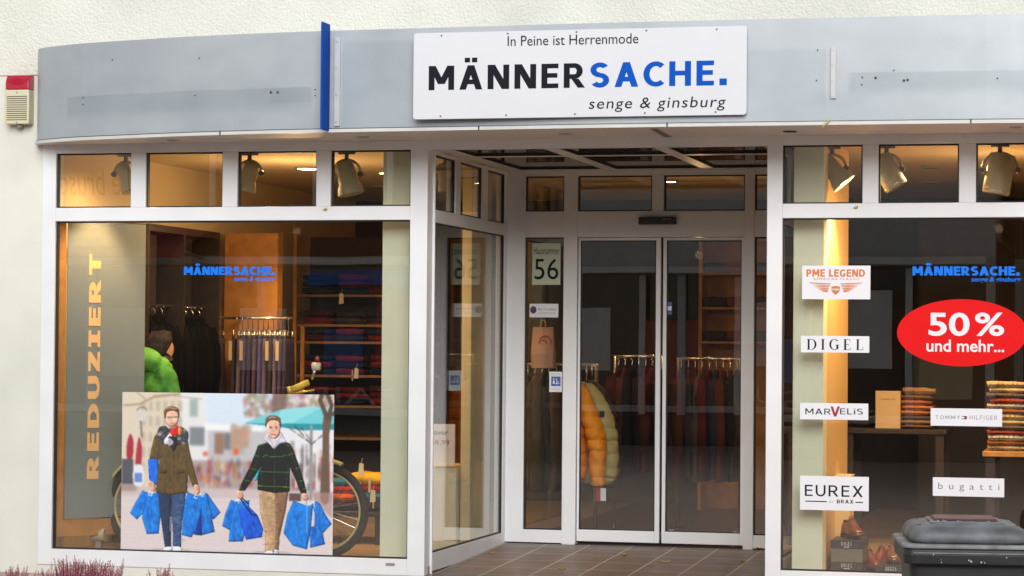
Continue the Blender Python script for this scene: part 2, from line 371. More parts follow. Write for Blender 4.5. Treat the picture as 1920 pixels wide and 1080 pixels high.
mullL = [(-2.038, -1.933), (-1.396, -1.292), (-.751, -.653)]
mullR = [(2.773, 2.870), (3.357, 3.459), (3.95, 4.05)]
Z0, ZB, ZT0, ZT1, ZH = .0, .105, 2.278, 2.368, 2.730
def pane_set(parent, openings, yb=.034, th=.008, gl=GLASS):
    g = MB()
    for x0, x1, z0, z1 in openings:
        e = .009; y0, y1 = yb-.012, yb+.02
        g.box(x0, x0+e, y0, y1, z0, z1); g.box(x1-e, x1, y0, y1, z0, z1); g.box(x0+e, x1-e, y0, y1, z1-e, z1); g.box(x0+e, x1-e, y0, y1, z0, z0+e)
    g.build('gasket', GASKET, parent)
    for x0, x1, z0, z1 in openings:
        MB().box(x0+.004, x1-.004, yb, yb+th, z0+.004, z1-.004).build('pane', gl, parent)
def shop_window(x0, x1, x0i, x1i, mulls, label):
    f = MB()
    f.box(x0, x0i, 0, .075, Z0, 2.79)
    if x1i < x1: f.box(x1i, x1, 0, .075, Z0, 2.79)
    f.box(x0i, x1i, 0, .075, Z0, ZB); f.box(x0i, x1i, 0, .075, ZT0, ZT1); f.box(x0i, x1i, 0, .075, ZH, 2.79)
    xs = [x0i]+[v for m_ in mulls for v in m_]+[x1i]
    for a, c in mulls: f.box(a, c, 0, .075, ZT1, ZH)
    fr = f.build('shop_window', WHITE, building, bevel=.004); fr['label'] = label
    ops = [(x0i, x1i, ZB, ZT0)]+[(xs[i], xs[i+1], ZT1, ZH) for i in range(0, len(xs), 2)]
    pane_set(fr, ops)
    for xx in (x1i-.09, ):
        d = MB(); d.box(xx-.05, xx+.01, -.003, 0, .06, .078); d.build('drain_cap', STEEL, fr)
shop_window(XL, 0.0, -2.572, -.116, mullL, 'shop window with the large street poster in its lower half')
shop_window(2.185, XR, 2.281, 4.75, mullR, 'shop window with white stickers and a red oval')
# corner posts: return of the frame into the recess
b = MB(); b.box(-.115, -.001, .076, .13, 0, 2.79)
b.build('corner_post', WHITE, building, bevel=.003)
# side glazing of the entrance recess
def side_window(X0, X1, gx, label):
    f = MB(); ya, yz = .131, 2.069
    ym = [(.63, .767), (1.335, 1.50)]; yi0, yi1 = .15, 1.985
    f.box(X0, X1, yi1, yz, 0.03, 2.73); f.box(X0, X1, ya, yi0, .0, 2.73)
    f.box(X0, X1, yi0, yi1, .02, .137); f.box(X0, X1, yi0, yi1, 2.268, 2.352); f.box(X0, X1, yi0, yi1, 2.705, 2.73)
    for a, c in ym: f.box(X0, X1, a, c, 2.352, 2.705)
    fr = f.build('side_window', WHITE, building, bevel=.003); fr['label'] = label
    g = MB(); ys = [yi0, .63, .767, 1.335, 1.5, yi1]; ops = [(yi0, yi1, .137, 2.268)]+[(ys[i], ys[i+1], 2.352, 2.705) for i in (0, 2, 4)]
    for a, c, z0, z1 in ops:
        e = .008
        g.box(gx-.012, gx+.012, a, a+e, z0, z1); g.box(gx-.012, gx+.012, c-e, c, z0, z1); g.box(gx-.012, gx+.012, a+e, c-e, z0, z0+e); g.box(gx-.012, gx+.012, a+e, c-e, z1-e, z1)
    g.build('gasket', GASKET, fr)
    for a, c, z0, z1 in ops: MB().box(gx-.004, gx+.004, a+.003, c-.003, z0+.003, z1-.003).build('pane', GLASS_SIDE, fr)
side_window(-.05, .013, -.005, 'glazed side wall of the entrance that mirrors the house number')
side_window(2.187, 2.25, 2.21, 'glazed right-hand side wall of the entrance')
# door wall
YD = 2.07
f = MB()
f.box(.0, .145, YD, YD+.07, .05, 2.735)                           # left jamb
f.box(.145, .432, YD, YD+.07, .05, .160)
f.box(.145, .430, YD, YD+.07, 2.257, 2.443); f.box(.145, .43, YD, YD+.07, 2.697, 2.735)
f.box(.430, .530, YD-.006, YD+.07, .05, 2.735)                    # post
f.box(.530, 1.735, YD, YD+.07, 2.257, 2.443); f.box(.530, 1.735, YD, YD+.07, 2.697, 2.735); f.box(1.069, 1.156, YD, YD+.07, 2.443, 2.697)
f.box(1.735, 1.806, YD-.006, YD+.07, .05, 2.735)
f.box(1.806, 2.187, YD, YD+.07, .05, .160); f.box(1.806, 2.187, YD, YD+.07, 2.257, 2.443); f.box(1.806, 2.187, YD, YD+.07, 2.697, 2.735); f.box(2.12, 2.187, YD, YD+.07, .16, 2.257); f.box(2.12, 2.187, YD, YD+.07, 2.443, 2.697)
dw = f.build('door_wall', WHITE, building, bevel=.003)
dops = [(.145, .43, .16, 2.257), (.145, .43, 2.443, 2.697), (.53, 1.069, 2.443, 2.697), (1.156, 1.735, 2.443, 2.697), (1.806, 2.12, .16, 2.257), (1.806, 2.12, 2.443, 2.697)]
pane_set(dw, dops, YD+.03)
for x0, x1, lab in ((.534, 1.133, 'left leaf of the sliding glass door'), (1.150, 1.733, 'right leaf of the sliding glass door')):
    d = MB(); yd0, yd1 = YD+.02, YD+.055
    wl, wr = (.016, .034) if x0 < 1 else (.026, .022)
    d.box(x0, x0+wl, yd0, yd1, .085, 2.254); d.box(x1-wr, x1, yd0, yd1, .085, 2.254)
    d.box(x0+wl, x1-wr, yd0, yd1, .085, .168); d.box(x0+wl, x1-wr, yd0, yd1, 2.234, 2.254)
    lf = d.build('sliding_door', WHITE, building, bevel=.003); lf['label'] = lab
    g = MB(); a, c = x0+wl, x1-wr
    g.box(a, a+.007, yd0+.008, yd1-.005, .168, 2.234); g.box(c-.007, c, yd0+.008, yd1-.005, .168, 2.234); g.box(a+.007, c-.007, yd0+.008, yd1-.005, .168, .175); g.box(a+.007, c-.007, yd0+.008, yd1-.005, 2.227, 2.234)
    g.build('gasket', GASKET, lf)
    MB().box(a, c, yd0+.014, yd0+.02, .17, 2.232).build('pane', GLASS, lf)
MB().box(.0, 2.187, YD+.0, YD+.06, .03, .0499+.02).build('door_track', BLACK, building)
# ceiling of the recess: white grid with dark glass fields
f = MB(); zc, zt = 2.7355, 2.79
xb = [0.0, .13, .73, .83, 1.44, 1.53, 2.14, 2.187]; ybs = [.076, .13, .70, .80, 1.955, 2.07]
for a, c in ((0, .13), (.73, .83), (1.44, 1.53), (2.14, 2.187)): f.box(a, c, .076, 2.07, zc, zt)
for a, c in ((.076, .13), (.70, .80), (1.955, 2.07)):
    for p, q in ((.13, .73), (.83, 1.44), (1.53, 2.14)): f.box(p, q, a, c, zc, zt)
f.box(0, 2.187, .0, .0755, 2.73, 2.79)                                # lintel over the entrance
rc = f.build('recess_ceiling', WHITE, building)
g = MB()
for p, q in ((.13, .73), (.83, 1.44), (1.53, 2.14)):
    for a, c in ((.13, .70), (.80, 1.955)):
        MB().box(p, q, a, c, zc+.012, zc+.018).build('ceiling_pane', GLASS_CEIL, rc)
        e = .008; z0, z1 = zc+.001, zc+.012
        g.box(p, p+e, a, c, z0, z1); g.box(q-e, q, a, c, z0, z1); g.box(p+e, q-e, a, a+e, z0, z1); g.box(p+e, q-e, c-e, c, z0, z1)
g.build('gasket', GASKET, rc)
MB().box(-.0, 2.187, .08, 2.14, 2.845, 2.849).build('ceiling_backing', mat('ceiling_void', (.05, .04, .035), .8), rc)
# columns inside the windows
x0, x1, _, _ = pbox(718, 500, 768, 600, .22)
MB().box(x0, -.125, .20, .42, FLOORZ, 2.82).build('pillar', PALEGREEN, building, bevel=.004)
x0, x1, _, _ = pbox(1488, 500, 1545, 600, .22)
MB().box(x0, x1, .20, .40, FLOORZ, 2.82).build('pillar', PALEGREEN, building, bevel=.004)
YW = float(PX(1590, 600, x1-.012)[1])
MB().box(x0+.05, x1-.012, .41, YW, FLOORZ, 2.82).build('partition', mat('ochre_wall', (.74, .50, .20), .8, var=.05), building)
ya_, yb_ = PX(884, 600, -.06)[1], PX(921, 600, -.06)[1]
MB().box(-.13, -.06, ya_, yb_, FLOORZ, 2.82).build('pillar', mat('yellow_pillar', (.84, .70, .40), .8, var=.05), building, bevel=.004)
x0, x1, _, _ = pbox(421, 500, 520, 600, 3.3)
MB().box(x0, x1, 3.3, 3.42, FLOORZ, 2.35).build('partition', OAK, building)

# ---------------------------------------------------------------- canopy
CURVE = [(-2.70, 0.0), (-2.66, -.10), (-2.545, -.19), (-2.244, -.335), (-1.88, -.435), (-1.6, -.51), (-1.241, -.582), (-.864, -.635), (-.506, -.665), (-.1, -.685), (.54, -.708), (1.2, -.735), (1.85, -.738), (2.48, -.73), (3.1, -.72), (3.7, -.70), (4.2, -.63), (4.6, -.48), (4.85, -.2), (4.9, 0)]
def smooth_curve(pts, n=4):
    out = []
    for i in range(len(pts)-1):
        p0, p1, p2, p3 = (np.array(pts[max(0, min(len(pts)-1, k))]) for k in (i-1, i, i+1, i+2))
        for j in range(n):
            t = j/n; out.append(tuple(.5*((2*p1)+(p2-p0)*t+(2*p0-5*p1+4*p2-p3)*t*t+(3*p1-p0-3*p2+p3)*t**3)))
    return out+[pts[-1]]
CV = smooth_curve(CURVE)
def fascia_y(x):
    for (a, ya), (c, yc) in zip(CV, CV[1:]):
        if a <= x <= c: return ya+(yc-ya)*(x-a)/(c-a+1e-9)
    return -.7
canopy = thing('shop_canopy', 'bowed grey metal canopy fascia across the shop front', 'canopy', (0, 0, 2.785))
def strip(z0, z1, dy, th=.02, pts=CV):
    s = MB(); out = []
    for i, (x, y) in enumerate(pts):
        a = np.array(pts[max(0, i-1)]); c = np.array(pts[min(len(pts)-1, i+1)]); t = (c-a)/np.linalg.norm(c-a); n = np.array([t[1], -t[0]])
        o_ = np.array([x, y])+n*dy; q = o_-n*th
        out.append([(o_[0], o_[1], z0), (o_[0], o_[1], z1), (q[0], q[1], z1), (q[0], q[1], z0)])
    return s.rings(out)
def fascia_mat():
    M = bpy.data.materials.new('fascia_grey'); M.use_nodes = True; n = M.node_tree; p = n.nodes['Principled BSDF']
    p.inputs['Roughness'].default_value = .42; p.inputs['Metallic'].default_value = .15
    tc = n.nodes.new('ShaderNodeTexCoord'); nz = n.nodes.new('ShaderNodeTexNoise'); nz.inputs['Scale'].default_value = 1.6; nz.inputs['Detail'].default_value = 7
    n.links.new(tc.outputs['Object'], nz.inputs[0]); rp = n.nodes.new('ShaderNodeValToRGB'); rp.color_ramp.elements[0].position = .32; rp.color_ramp.elements[1].position = .7
    rp.color_ramp.elements[0].color = (.36, .40, .435, 1); rp.color_ramp.elements[1].color = (.44, .475, .505, 1); n.links.new(nz.outputs['Fac'], rp.inputs[0])
    fn = n.nodes.new('ShaderNodeTexNoise'); fn.inputs['Scale'].default_value = 70; fn.inputs['Detail'].default_value = 3; n.links.new(tc.outputs['Object'], fn.inputs[0])
    # streaks of dirt running down
    mp = n.nodes.new('ShaderNodeMapping'); mp.inputs['Scale'].default_value = (1.2, 1.2, 2.4); st = n.nodes.new('ShaderNodeTexNoise'); st.inputs['Scale'].default_value = 2.5; st.inputs['Detail'].default_value = 6
    n.links.new(tc.outputs['Object'], mp.inputs[0]); n.links.new(mp.outputs[0], st.inputs[0])
    r2 = n.nodes.new('ShaderNodeValToRGB'); r2.color_ramp.elements[0].position = .25; r2.color_ramp.elements[1].position = .6; r2.color_ramp.elements[0].color = (.90, .90, .90, 1)
    n.links.new(st.outputs['Fac'], r2.inputs[0])
    m1 = n.nodes.new('ShaderNodeMixRGB'); m1.blend_type = 'MULTIPLY'; m1.inputs[0].default_value = 1; n.links.new(rp.outputs[0], m1.inputs[1]); n.links.new(r2.outputs[0], m1.inputs[2])
    bp = n.nodes.new('ShaderNodeBump'); bp.inputs['Strength'].default_value = .03; bp.inputs['Distance'].default_value = .01; n.links.new(fn.outputs['Fac'], bp.inputs['Height']); n.links.new(bp.outputs[0], p.inputs['Normal'])
    n.links.new(m1.outputs[0], p.inputs['Base Color'])
    return M
FASCIA = fascia_mat()
ZF0, ZF1 = 2.812, 3.418
fa = strip(ZF0, ZF1, 0)
top = []
fa.add([(x, y+.02, ZF1-.004) for x, y in CV]+[(x, .0, ZF1-.004) for x, y in CV], [(i, i+1, len(CV)+i+1, len(CV)+i) for i in range(len(CV)-1)])
fa.build('fascia', FASCIA, canopy)
st = strip(2.786, 2.806, .012, .03)
st.build('trim_strip', mat('strip_white', (.62, .62, .6), .45, var=.12, vscale=4), canopy)
strip(2.8062, 2.8118, .006, .02).build('shadow_gap', mat('gap_dark', (.10, .10, .105), .5, metal=.4), canopy)
jb = MB()
for px in (380, 903, 1266, 1830):
    p = PZ(px, 244, 2.79); y = fascia_y(p[0]); jb.box(p[0]-.004, p[0]+.004, y-.0145, y-.011, 2.785, 2.812)
jb.build('joint', BLACK, canopy)
so_ = MB(); so_.add([(x, y+.016, 2.788) for x, y in CV]+[(x, .003, 2.788) for x, y in CV]+[(x, y+.016, 2.80) for x, y in CV]+[(x, .003, 2.80) for x, y in CV],
    [(i, i+1, len(CV)+i+1, len(CV)+i) for i in range(len(CV)-1)]+[(2*len(CV)+i, 2*len(CV)+i+1, 3*len(CV)+i+1, 3*len(CV)+i) for i in range(len(CV)-1)])
so_.build('soffit', mat('soffit_white', (.66, .62, .58), .6, var=.1, vscale=3), canopy)
for px, py in ((325, 262.5), (680, 256), (1060, 250), (1481, 246), (1905, 238)):
    p = PZ(px, py, 2.788); q = MB(); q.torus((p[0], p[1], 2.787), .038, .005, 'Z', 28, 8)
    sp = q.build('soffit_spot', STEEL if px != 1481 else BLACK, canopy, smooth=True)
    MB().cyl((p[0], p[1], 2.7865), (p[0], p[1], 2.7835), .034, n=24).build('spot_lens', mat('spot_lens', (.3, .29, .26), .2) if px != 1481 else BLACK, sp)
a = PZ(1226, 241, 2.788); c = PZ(1252, 257, 2.788)
sl_ = MB(); d = Vector((c[0]-a[0], c[1]-a[1], 0)).normalized()*.0; 
sl_.add([(a[0]-.03, a[1]+.01, 2.787), (a[0]+.02, a[1]+.01, 2.787), (c[0]+.03, -.01, 2.787), (c[0]-.02, -.01, 2.787)], [(0, 1, 2, 3)]); sl_.build('soffit_slot', mat('slot_grey', (.16, .15, .15), .5), canopy)
# faded patches, where older signs sat, and old screw holes
PATCH = mat('fascia_patch', (.315, .35, .385), .5, metal=.15, var=.12, vscale=3)
PATCH2 = mat('fascia_patch_light', (.385, .42, .45), .5, metal=.15, var=.1, vscale=3)
def on_fascia(px, py, proud=.0015):
    Y = -.6
    for _ in range(12):
        p = PY(px, py, Y); Y = fascia_y(p[0])
    return np.array([p[0], Y-proud, p[2]])
def fade_masks(M, rects):
    n = M.node_tree; p = n.nodes['Principled BSDF']; src = p.inputs['Base Color'].links[0].from_socket
    ge = n.nodes.new('ShaderNodeTexCoord'); nz = n.nodes.new('ShaderNodeTexNoise'); nz.inputs['Scale'].default_value = 5; nz.inputs['Detail'].default_value = 5
    n.links.new(ge.outputs['Object'], nz.inputs[0])
    mx = n.nodes.new('ShaderNodeVectorMath'); mx.operation = 'MULTIPLY_ADD'; mx.inputs[1].default_value = (.03, .0, .022); n.links.new(nz.outputs['Color'], mx.inputs[0]); n.links.new(ge.outputs['Object'], mx.inputs[2])
    sp = n.nodes.new('ShaderNodeSeparateXYZ'); n.links.new(mx.outputs[0], sp.inputs[0])
    for x0, x1, z0, z1, sx, s0, s1, dark in rects:
        prev = None
        for sock, a, b_ in ((sp.outputs[0], x0, x0+sx), (sp.outputs[0], x1, x1-sx), (sp.outputs[2], z0, z0+s0), (sp.outputs[2], z1, z1-s1)):
            mr = n.nodes.new('ShaderNodeMapRange'); mr.interpolation_type = 'SMOOTHSTEP'; mr.inputs[1].default_value = a; mr.inputs[2].default_value = b_
            if b_ < a: mr.inputs[1].default_value = b_; mr.inputs[2].default_value = a; mr.inputs[3].default_value = 1; mr.inputs[4].default_value = 0
            n.links.new(sock, mr.inputs[0])
            if prev is None: prev = mr.outputs[0]
            else:
                mu = n.nodes.new('ShaderNodeMath'); mu.operation = 'MULTIPLY'; n.links.new(prev, mu.inputs[0]); n.links.new(mr.outputs[0], mu.inputs[1]); prev = mu.outputs[0]
        mi = n.nodes.new('ShaderNodeMixRGB'); mi.blend_type = 'MULTIPLY'; mi.inputs[2].default_value = (*dark, 1); n.links.new(prev, mi.inputs[0]); n.links.new(src, mi.inputs[1]); src = mi.outputs[0]
    n.links.new(src, p.inputs['Base Color'])
F_ = on_fascia
a = F_(126, 178); c = F_(592, 158); d = F_(370, 215); e1 = F_(645, 72); e2 = F_(774, 72); g1 = F_(1402, 87); g2 = F_(1556, 88); k1 = F_(1593, 131); k2 = F_(1593, 172)
DK = (.84, .86, .87); LK = (.90, .92, .93)
fade_masks(FASCIA, [(a[0], c[0], d[2]-.02, a[2], .03, .10, .012, DK), (c[0]-.30, c[0], F_(560, 190)[2], F_(560, 160)[2], .006, .006, .006, (.93, .93, .93)), (e1[0], e2[0]+.5, 2.80, e1[2], .01, .02, .03, LK), (g1[0]-.5, g2[0], 2.80, g1[2], .02, .2, .03, LK), (k1[0], 5.2, k2[2]-.03, k1[2], .03, .08, .012, DK), (-3, -2.2, 2.8, 3.2, .5, .05, .2, (.92, .93, .94))])
h = MB()
for px, py in ((508, 173), (521, 173), (211, 112), (374, 109), (366, 179), (1642, 146), (1695, 151), (1702, 150), (1533, 94), (1531, 151), (1617, 145), (1616, 159), (1870, 147), (1676, 132), (591, 168), (591, 179), (156, 183), (156, 196)):
    p = on_fascia(px, py, .0035); h.cyl((p[0], p[1]+.001, p[2]), (p[0], p[1]-.001, p[2]), .0075 if px in (508, 521, 1642, 1695, 1702) else .0045, n=10)
h.build('screw_hole', mat('hole', (.05, .045, .04), .8), canopy)

# ---------------------------------------------------------------- signs on the canopy
YS = -.775
x0, x1, z0, z1 = pbox(775, 63, 1400, 213, YS); z0 = PY(776, 224, YS)[2]; z1 = PY(775, 62.5, YS)[2]
sign = thing('sign_board', 'white sign board with large black and blue lettering over the entrance', 'sign', ((x0+x1)/2, YS, z0))
sb = MB(); n = 8; ring0 = []; rr = .02
for cx, cz, a0 in ((x1-rr, z1-rr, 0), (x0+rr, z1-rr, 90), (x0+rr, z0+rr, 180), (x1-rr, z0+rr, 270)):
    for k in range(n+1):
        a = R(a0+90*k/n); ring0.append((cx+rr*math.cos(a), cz+rr*math.sin(a)))
sb.rings([[(p, YS, q) for p, q in ring0], [(p, YS+.022, q) for p, q in ring0]])
sb.build('board', mat('sign_white', (.64, .655, .69), .4, var=.03, vscale=2), sign, bevel=.002)
bk = MB()
for xx in (x0+.25, x1-.25): bk.box(xx-.03, xx+.03, YS+.022, fascia_y(xx)+.003, z0+.08, z1-.08)
bk.build('bracket', STEEL, sign)
def split_text(parent, text, boxpx, Y, cols, t, gap, proud=.0015):
    """one line of block capitals in two colours"""
    W = []; x = 0
    for ch in text: W.append(x); x += glyph(ch, t)[0]+gap
    tot = x-gap; pl = rect_place(*boxpx, Y, proud)
    start = 0
    for cnt, mt, nm in cols:
        bb = MB()
        for i in range(start, start+cnt):
            for k, p in enumerate(glyph(text[i], t)[1]):
                bb.add([pl((W[i]+q[0])/tot, q[1], .00006*(k % 23)) for q in p], [tuple(range(len(p)))])
        bb.build(nm, mt, parent); start += cnt
split_text(sign, 'MÄNNERSACHE.', (804, 118.5, 1363, 164.5), YS, [(6, NAVY, 'black_lettering'), (6, BLUE, 'blue_lettering')], .225, .20)
# (the line rises slightly in the picture only because of the view)
put_text('small_lettering', INK, sign, rect_place(952, 65, 1197, 84, YS), 'In Peine ist Herrenmode', 'font')
put_text('italic_lettering', INK, sign, rect_place(1104, 182, 1361, 209, YS), 'senge & ginsburg', 'font', shear=.14, space=1.12)
s_ = MB()
for px, py in ((828, 67), (952, 63), (1081, 60), (1212, 57), (1344, 55), (826, 218), (949, 216), (1078, 214), (1209, 212), (1342, 210)):
    p = PY(px, py, YS); s_.cyl((p[0], YS, p[2]), (p[0], YS-.003, p[2]), .0055, n=10)
s_.build('screw', mat('rust', (.13, .09, .07), .6), sign)
# blue blade sign seen edge on
p0 = PY(605, 41, -.8); p1 = PY(604, 243, -.8); xc = (p0[0]+p1[0])/2; fy = fascia_y(xc)
bl = thing('blade_sign', 'narrow blue upright bar standing proud of the canopy fascia', 'sign', (xc, fy, p1[2]))
MB().box(xc-.007, xc+.007, fy-.15, fy-.004, p1[2], p0[2]).build('panel', mat('blade_blue', c3(0, 72, 165), .6, var=.05, spec=.12), bl, bevel=.004)
MB().box(xc-.008, xc+.03, fy-.004, fy+.001, p1[2]+.02, p0[2]-.09).build('mount_plate', STEEL, bl)
for (px, ya, yb, hw, lab) in ((633, 70, 237, .018, 'grey screwed mounting strip beside the blue bar'), (1562, 88, 185, .016, 'short grey screwed mounting strip right of the white sign board')):
    a = on_fascia(px+1, ya); c = on_fascia(px-1, yb); fy = fascia_y(a[0])
    t_ = thing('mounting_strip', lab, 'bracket', (c[0], fy, c[2]), 'mounting strips on the canopy')
    MB().box(a[0]-hw, a[0]+hw, fy-.014, fy-.0015, c[2], a[2]).build('strip', mat('strip_grey', (.50, .52, .54), .45, metal=.2), t_, bevel=.002)
    s_ = MB()
    for k in (.05, .35, .66, .95):
        z = c[2]+(a[2]-c[2])*k
        s_.cyl((a[0]-.004, fy-.013, z), (a[0]-.004, fy-.018, z), .006, n=10)
    s_.build('screw', STEEL, t_)
# twig caught in the gap
a = on_fascia(1556, 226, .02); c = on_fascia(1541, 242, .03)
tag(MB().tube([a, (a+c)/2+np.array([.004, -.01, .004]), c], [.006, .007, .004], 7).build('twig', mat('straw', (.55, .42, .15), .7), smooth=True), 'straw coloured twig poking from the canopy edge', 'twig')

# ---------------------------------------------------------------- alarm siren on the wall
x0, x1, z0, z1 = pbox(14, 140, 66, 236, -.04)
x1 -= .03
al = thing('alarm_siren', 'cream alarm sounder with a red beacon on the left wall', 'alarm', ((x0+x1)/2, .0, z0))
CREAM = mat('cream_plastic', (.62, .57, .40), .5, var=.06); REDP = mat('red_lens', (.42, .01, .035), .25, var=.1, coat=.5)
zs2 = z0+(z1-z0)*.70
MB().box(x0, x1, -.075, .012, z0+.01, zs2).build('housing', CREAM, al, bevel=.008)
lens = MB()
lens.rings([[(x0+.001, .012, z), (x1-.001, .012, z), (x1-.001, yy, z), (x0+.001, yy, z)] for z, yy in ((zs2+.001, -.078), (zs2+.05, -.078), (z1-.025, -.066), (z1-.004, -.05))])
lens.build('beacon', REDP, al, bevel=.007, smooth=False)
lens2 = MB(); xm = (x0+x1)/2
lens2.rings([[(xm+(x1-x0)*.44*k*math.cos(R(a)), -.0785-.004*(1-k), zs2+.078-(.05*k)*abs(math.sin(R(a)))) for a in range(180, 361, 12)]+[(xm+(x1-x0)*.44*k, -.0785-.004*(1-k), zs2+.082)] for k in (1.0, .6, .2)], caps=False)
lens2.build('lens_rib', REDP, al)
lv = MB()
for k in range(12):
    z = z0+.035+k*(zs2-z0-.07)/12; lv.box(x0+.012, x1-.012, -.0765, -.0745, z, z+.006)
lv.build('louvre', mat('louvre_dark', (.10, .085, .05), .7), al)
sc_ = MB()
for z in (zs2-.02, z0+.02): sc_.cyl((xm, -.075, z), (xm, -.078, z), .007, n=10)
sc_.build('screw', STEEL, al); MB().cyl((xm, -.03, z0-.012), (xm, -.03, z0+.011), .022, n=14).build('cable_gland', mat('gland', (.2, .18, .14), .6), al)
# movement sensor above the doors
x0, x1, z0, z1 = pbox(1198, 407, 1268, 421, 2.05)
se = thing('door_sensor', 'black sliding door motion sensor above the double doors', 'sensor', ((x0+x1)/2, 2.07, z0))
MB().box(x0, x1, 2.02, 2.069, z0, z1).build('housing', BLACK, se, bevel=.006)
MB().box(x0+.05, x1-.02, 2.017, 2.0195, z0+.008, z1-.022).build('lens', mat('sensor_lens', (.02, .012, .012), .1), se)
MB().box(x0+.17, x1-.03, 2.0175, 2.0195, z1-.02, z1-.013).build('marking', mat('mark_grey', (.16, .16, .17), .5), se)

# ---------------------------------------------------------------- stickers and lettering on the glass (on the outer face of each pane)
YG = .0335
ORANGE = mat('logo_orange', c3(205, 120, 50), .5, var=.05); REDS = mat('sticker_red', c3(222, 6, 10), .6, var=.03, spec=.2); WBLUE = mat('glass_blue', c3(14, 118, 235), .6, var=.04, spec=.2)
MID = mat('logo_grey', c3(120, 120, 128), .5, var=.03); DRED = mat('logo_red', c3(165, 25, 40), .5, var=.03)
def sticker(name, label, cat, boxpx, Y=YG, mt=PAPER, group=None):
    pl = rect_place(*boxpx, Y, 0); a = pl(0, 0, 0); c = pl(1, 1, 0)
    t_ = thing(name, label, cat, ((a[0]+c[0])/2, Y, a[2]), group)
    MB().box(a[0], c[0], Y-.0012, Y-.0002, a[2], c[2]).build('backing', mt, t_)
    return t_
SG = 'white brand stickers on the right shop window'
YL = YG-.0012
def T(parent, text, boxpx, mt=INK, kind='block', Y=YL, name='lettering', **kw): return put_text(name, mt, parent, rect_place(*boxpx, Y, .0004), text, kind, **kw)
t = sticker('window_sticker', 'white sticker with orange capitals above a pair of orange wings', 'sticker', (1504, 498, 1632, 561), group=SG)
T(t, 'PME LEGEND', (1512, 505, 1622, 519), ORANGE, t=.25, gap=.12)
T(t, 'AMERICAN CLASSIC', (1525, 521, 1611, 525), ORANGE, t=.16, gap=.35, name='small_lettering')
wg = MB(); pl = rect_place(1516, 528, 1618, 553, YL, .0004)
for s_ in (-1, 1):
    for k in range(6):
        y0 = .92-k*.09; xo = .5-.075*k*.62; xi = .09+.01*k
        pts = [(xi, y0-.11-k*.025), (xi, y0-.05-k*.025), (xo*.55, y0-.02-k*.03), (xo, y0+.02 if k == 0 else y0-.04-k*.02), (xo-.03, y0-.05-k*.035), (xo*.55, y0-.10-k*.035)]
        wg.add([pl(.5+s_*p[0], p[1], .00006*(k+6*(s_ > 0))) for p in pts], [tuple(range(6))])
sh = [(.42, .62), (.5, .68), (.58, .62), (.57, .25), (.5, .0), (.43, .25)]
wg.add([pl(*p, .001) for p in sh], [tuple(range(6))]); wg.build('wing_emblem', ORANGE, t)
T(t, 'PME', (1561, 541, 1573, 545), PAPER, t=.22, gap=.15, Y=YL-.0015, name='emblem_lettering')
t = sticker('window_sticker', 'white sticker with widely spaced thin serif capitals', 'sticker', (1502, 630, 1630, 661), group=SG)
T(t, 'DIGEL', (1513, 636, 1619, 656), INK, fn=serif, gap=.42)
t = sticker('window_sticker', 'white sticker with black capitals around one tall red letter', 'sticker', (1500, 756, 1628, 787), group=SG)
T(t, 'MAR', (1510, 766, 1558, 777), t=.15, gap=.2); T(t, 'V', (1557, 762, 1575, 781), DRED, t=.2, name='red_letter'); T(t, 'ELiS', (1575, 766, 1618, 777), t=.15, gap=.2)
t = sticker('window_sticker', 'largest white sticker with bold black capitals over two thin rules', 'sticker', (1500, 893, 1629, 957), group=SG)
T(t, 'EUREX', (1509, 910, 1618, 931), t=.155, gap=.24); T(t, 'BY', (1555, 939, 1563, 943), MID, t=.12, gap=.3, name='small_lettering'); T(t, 'BRAX', (1569, 937, 1600, 944), t=.2, gap=.22, name='small_lettering')
ru = MB(); a = rect_place(1510, 939, 1550, 941, YL, .0004); ru.quad(a(0, 0, 0), a(1, 0, 0), a(1, 1, 0), a(0, 1, 0)); a = rect_place(1604, 941, 1618, 943, YL, .0004); ru.quad(a(0, 0, 0), a(1, 0, 0), a(1, 1, 0), a(0, 1, 0)); ru.build('rule', INK, t)
t = sticker('window_sticker', 'long white sticker with grey capitals split by a small red and navy flag', 'sticker', (1745, 766, 1879, 799), group=SG)
T(t, 'TOMMY', (1754, 779, 1800, 786), MID, t=.13, gap=.4); T(t, 'HILFIGER', (1818, 779, 1870, 787), MID, t=.13, gap=.4)
fl = MB(); a = rect_place(1803, 780, 1813, 786, YL, .0004); fl.quad(a(0, 0, 0), a(1, 0, 0), a(1, 1, 0), a(0, 1, 0)); fl.build('flag_field', mat('flag_navy', c3(30, 35, 80), .5), t)
fl = MB(); fl.quad(a(0, .22, .0002), a(.48, .22, .0002), a(.48, .78, .0002), a(0, .78, .0002)); fl.build('flag_white', PAPER, t)
fl = MB(); fl.quad(a(.5, .2, .0003), a(1, .2, .0003), a(1, .8, .0003), a(.5, .8, .0003)); fl.build('flag_red', DRED, t)
t = sticker('window_sticker', 'long white sticker with widely spaced thin lower-case letters', 'sticker', (1749, 896, 1883, 931), group=SG)
T(t, 'bugatti', (1759, 906, 1874, 922), MID, 'font', space=1.9)
# red oval
pl = rect_place(1682, 561, 1926, 687, YG, .0002); a = pl(.5, 0, 0)
ov = thing('sale_sticker', 'red oval sale sticker with white percentage lettering', 'sticker', a)
q = MB(); q.rings([[pl(.5+.5*math.cos(R(k*5)), .5+.5*math.sin(R(k*5)), d) for k in range(72)] for d in (0, .001)]); q.build('backing', REDS, ov)
T(ov, '50', (1741, 586, 1818, 630), PAPER, 'font', Y=YG-.0014, off=.022); T(ov, '%', (1828, 586, 1883, 630), PAPER, 'font', Y=YG-.0014, off=.02); T(ov, 'und mehr...', (1737, 637, 1883, 660), PAPER, 'font', Y=YG-.0014, off=.018)
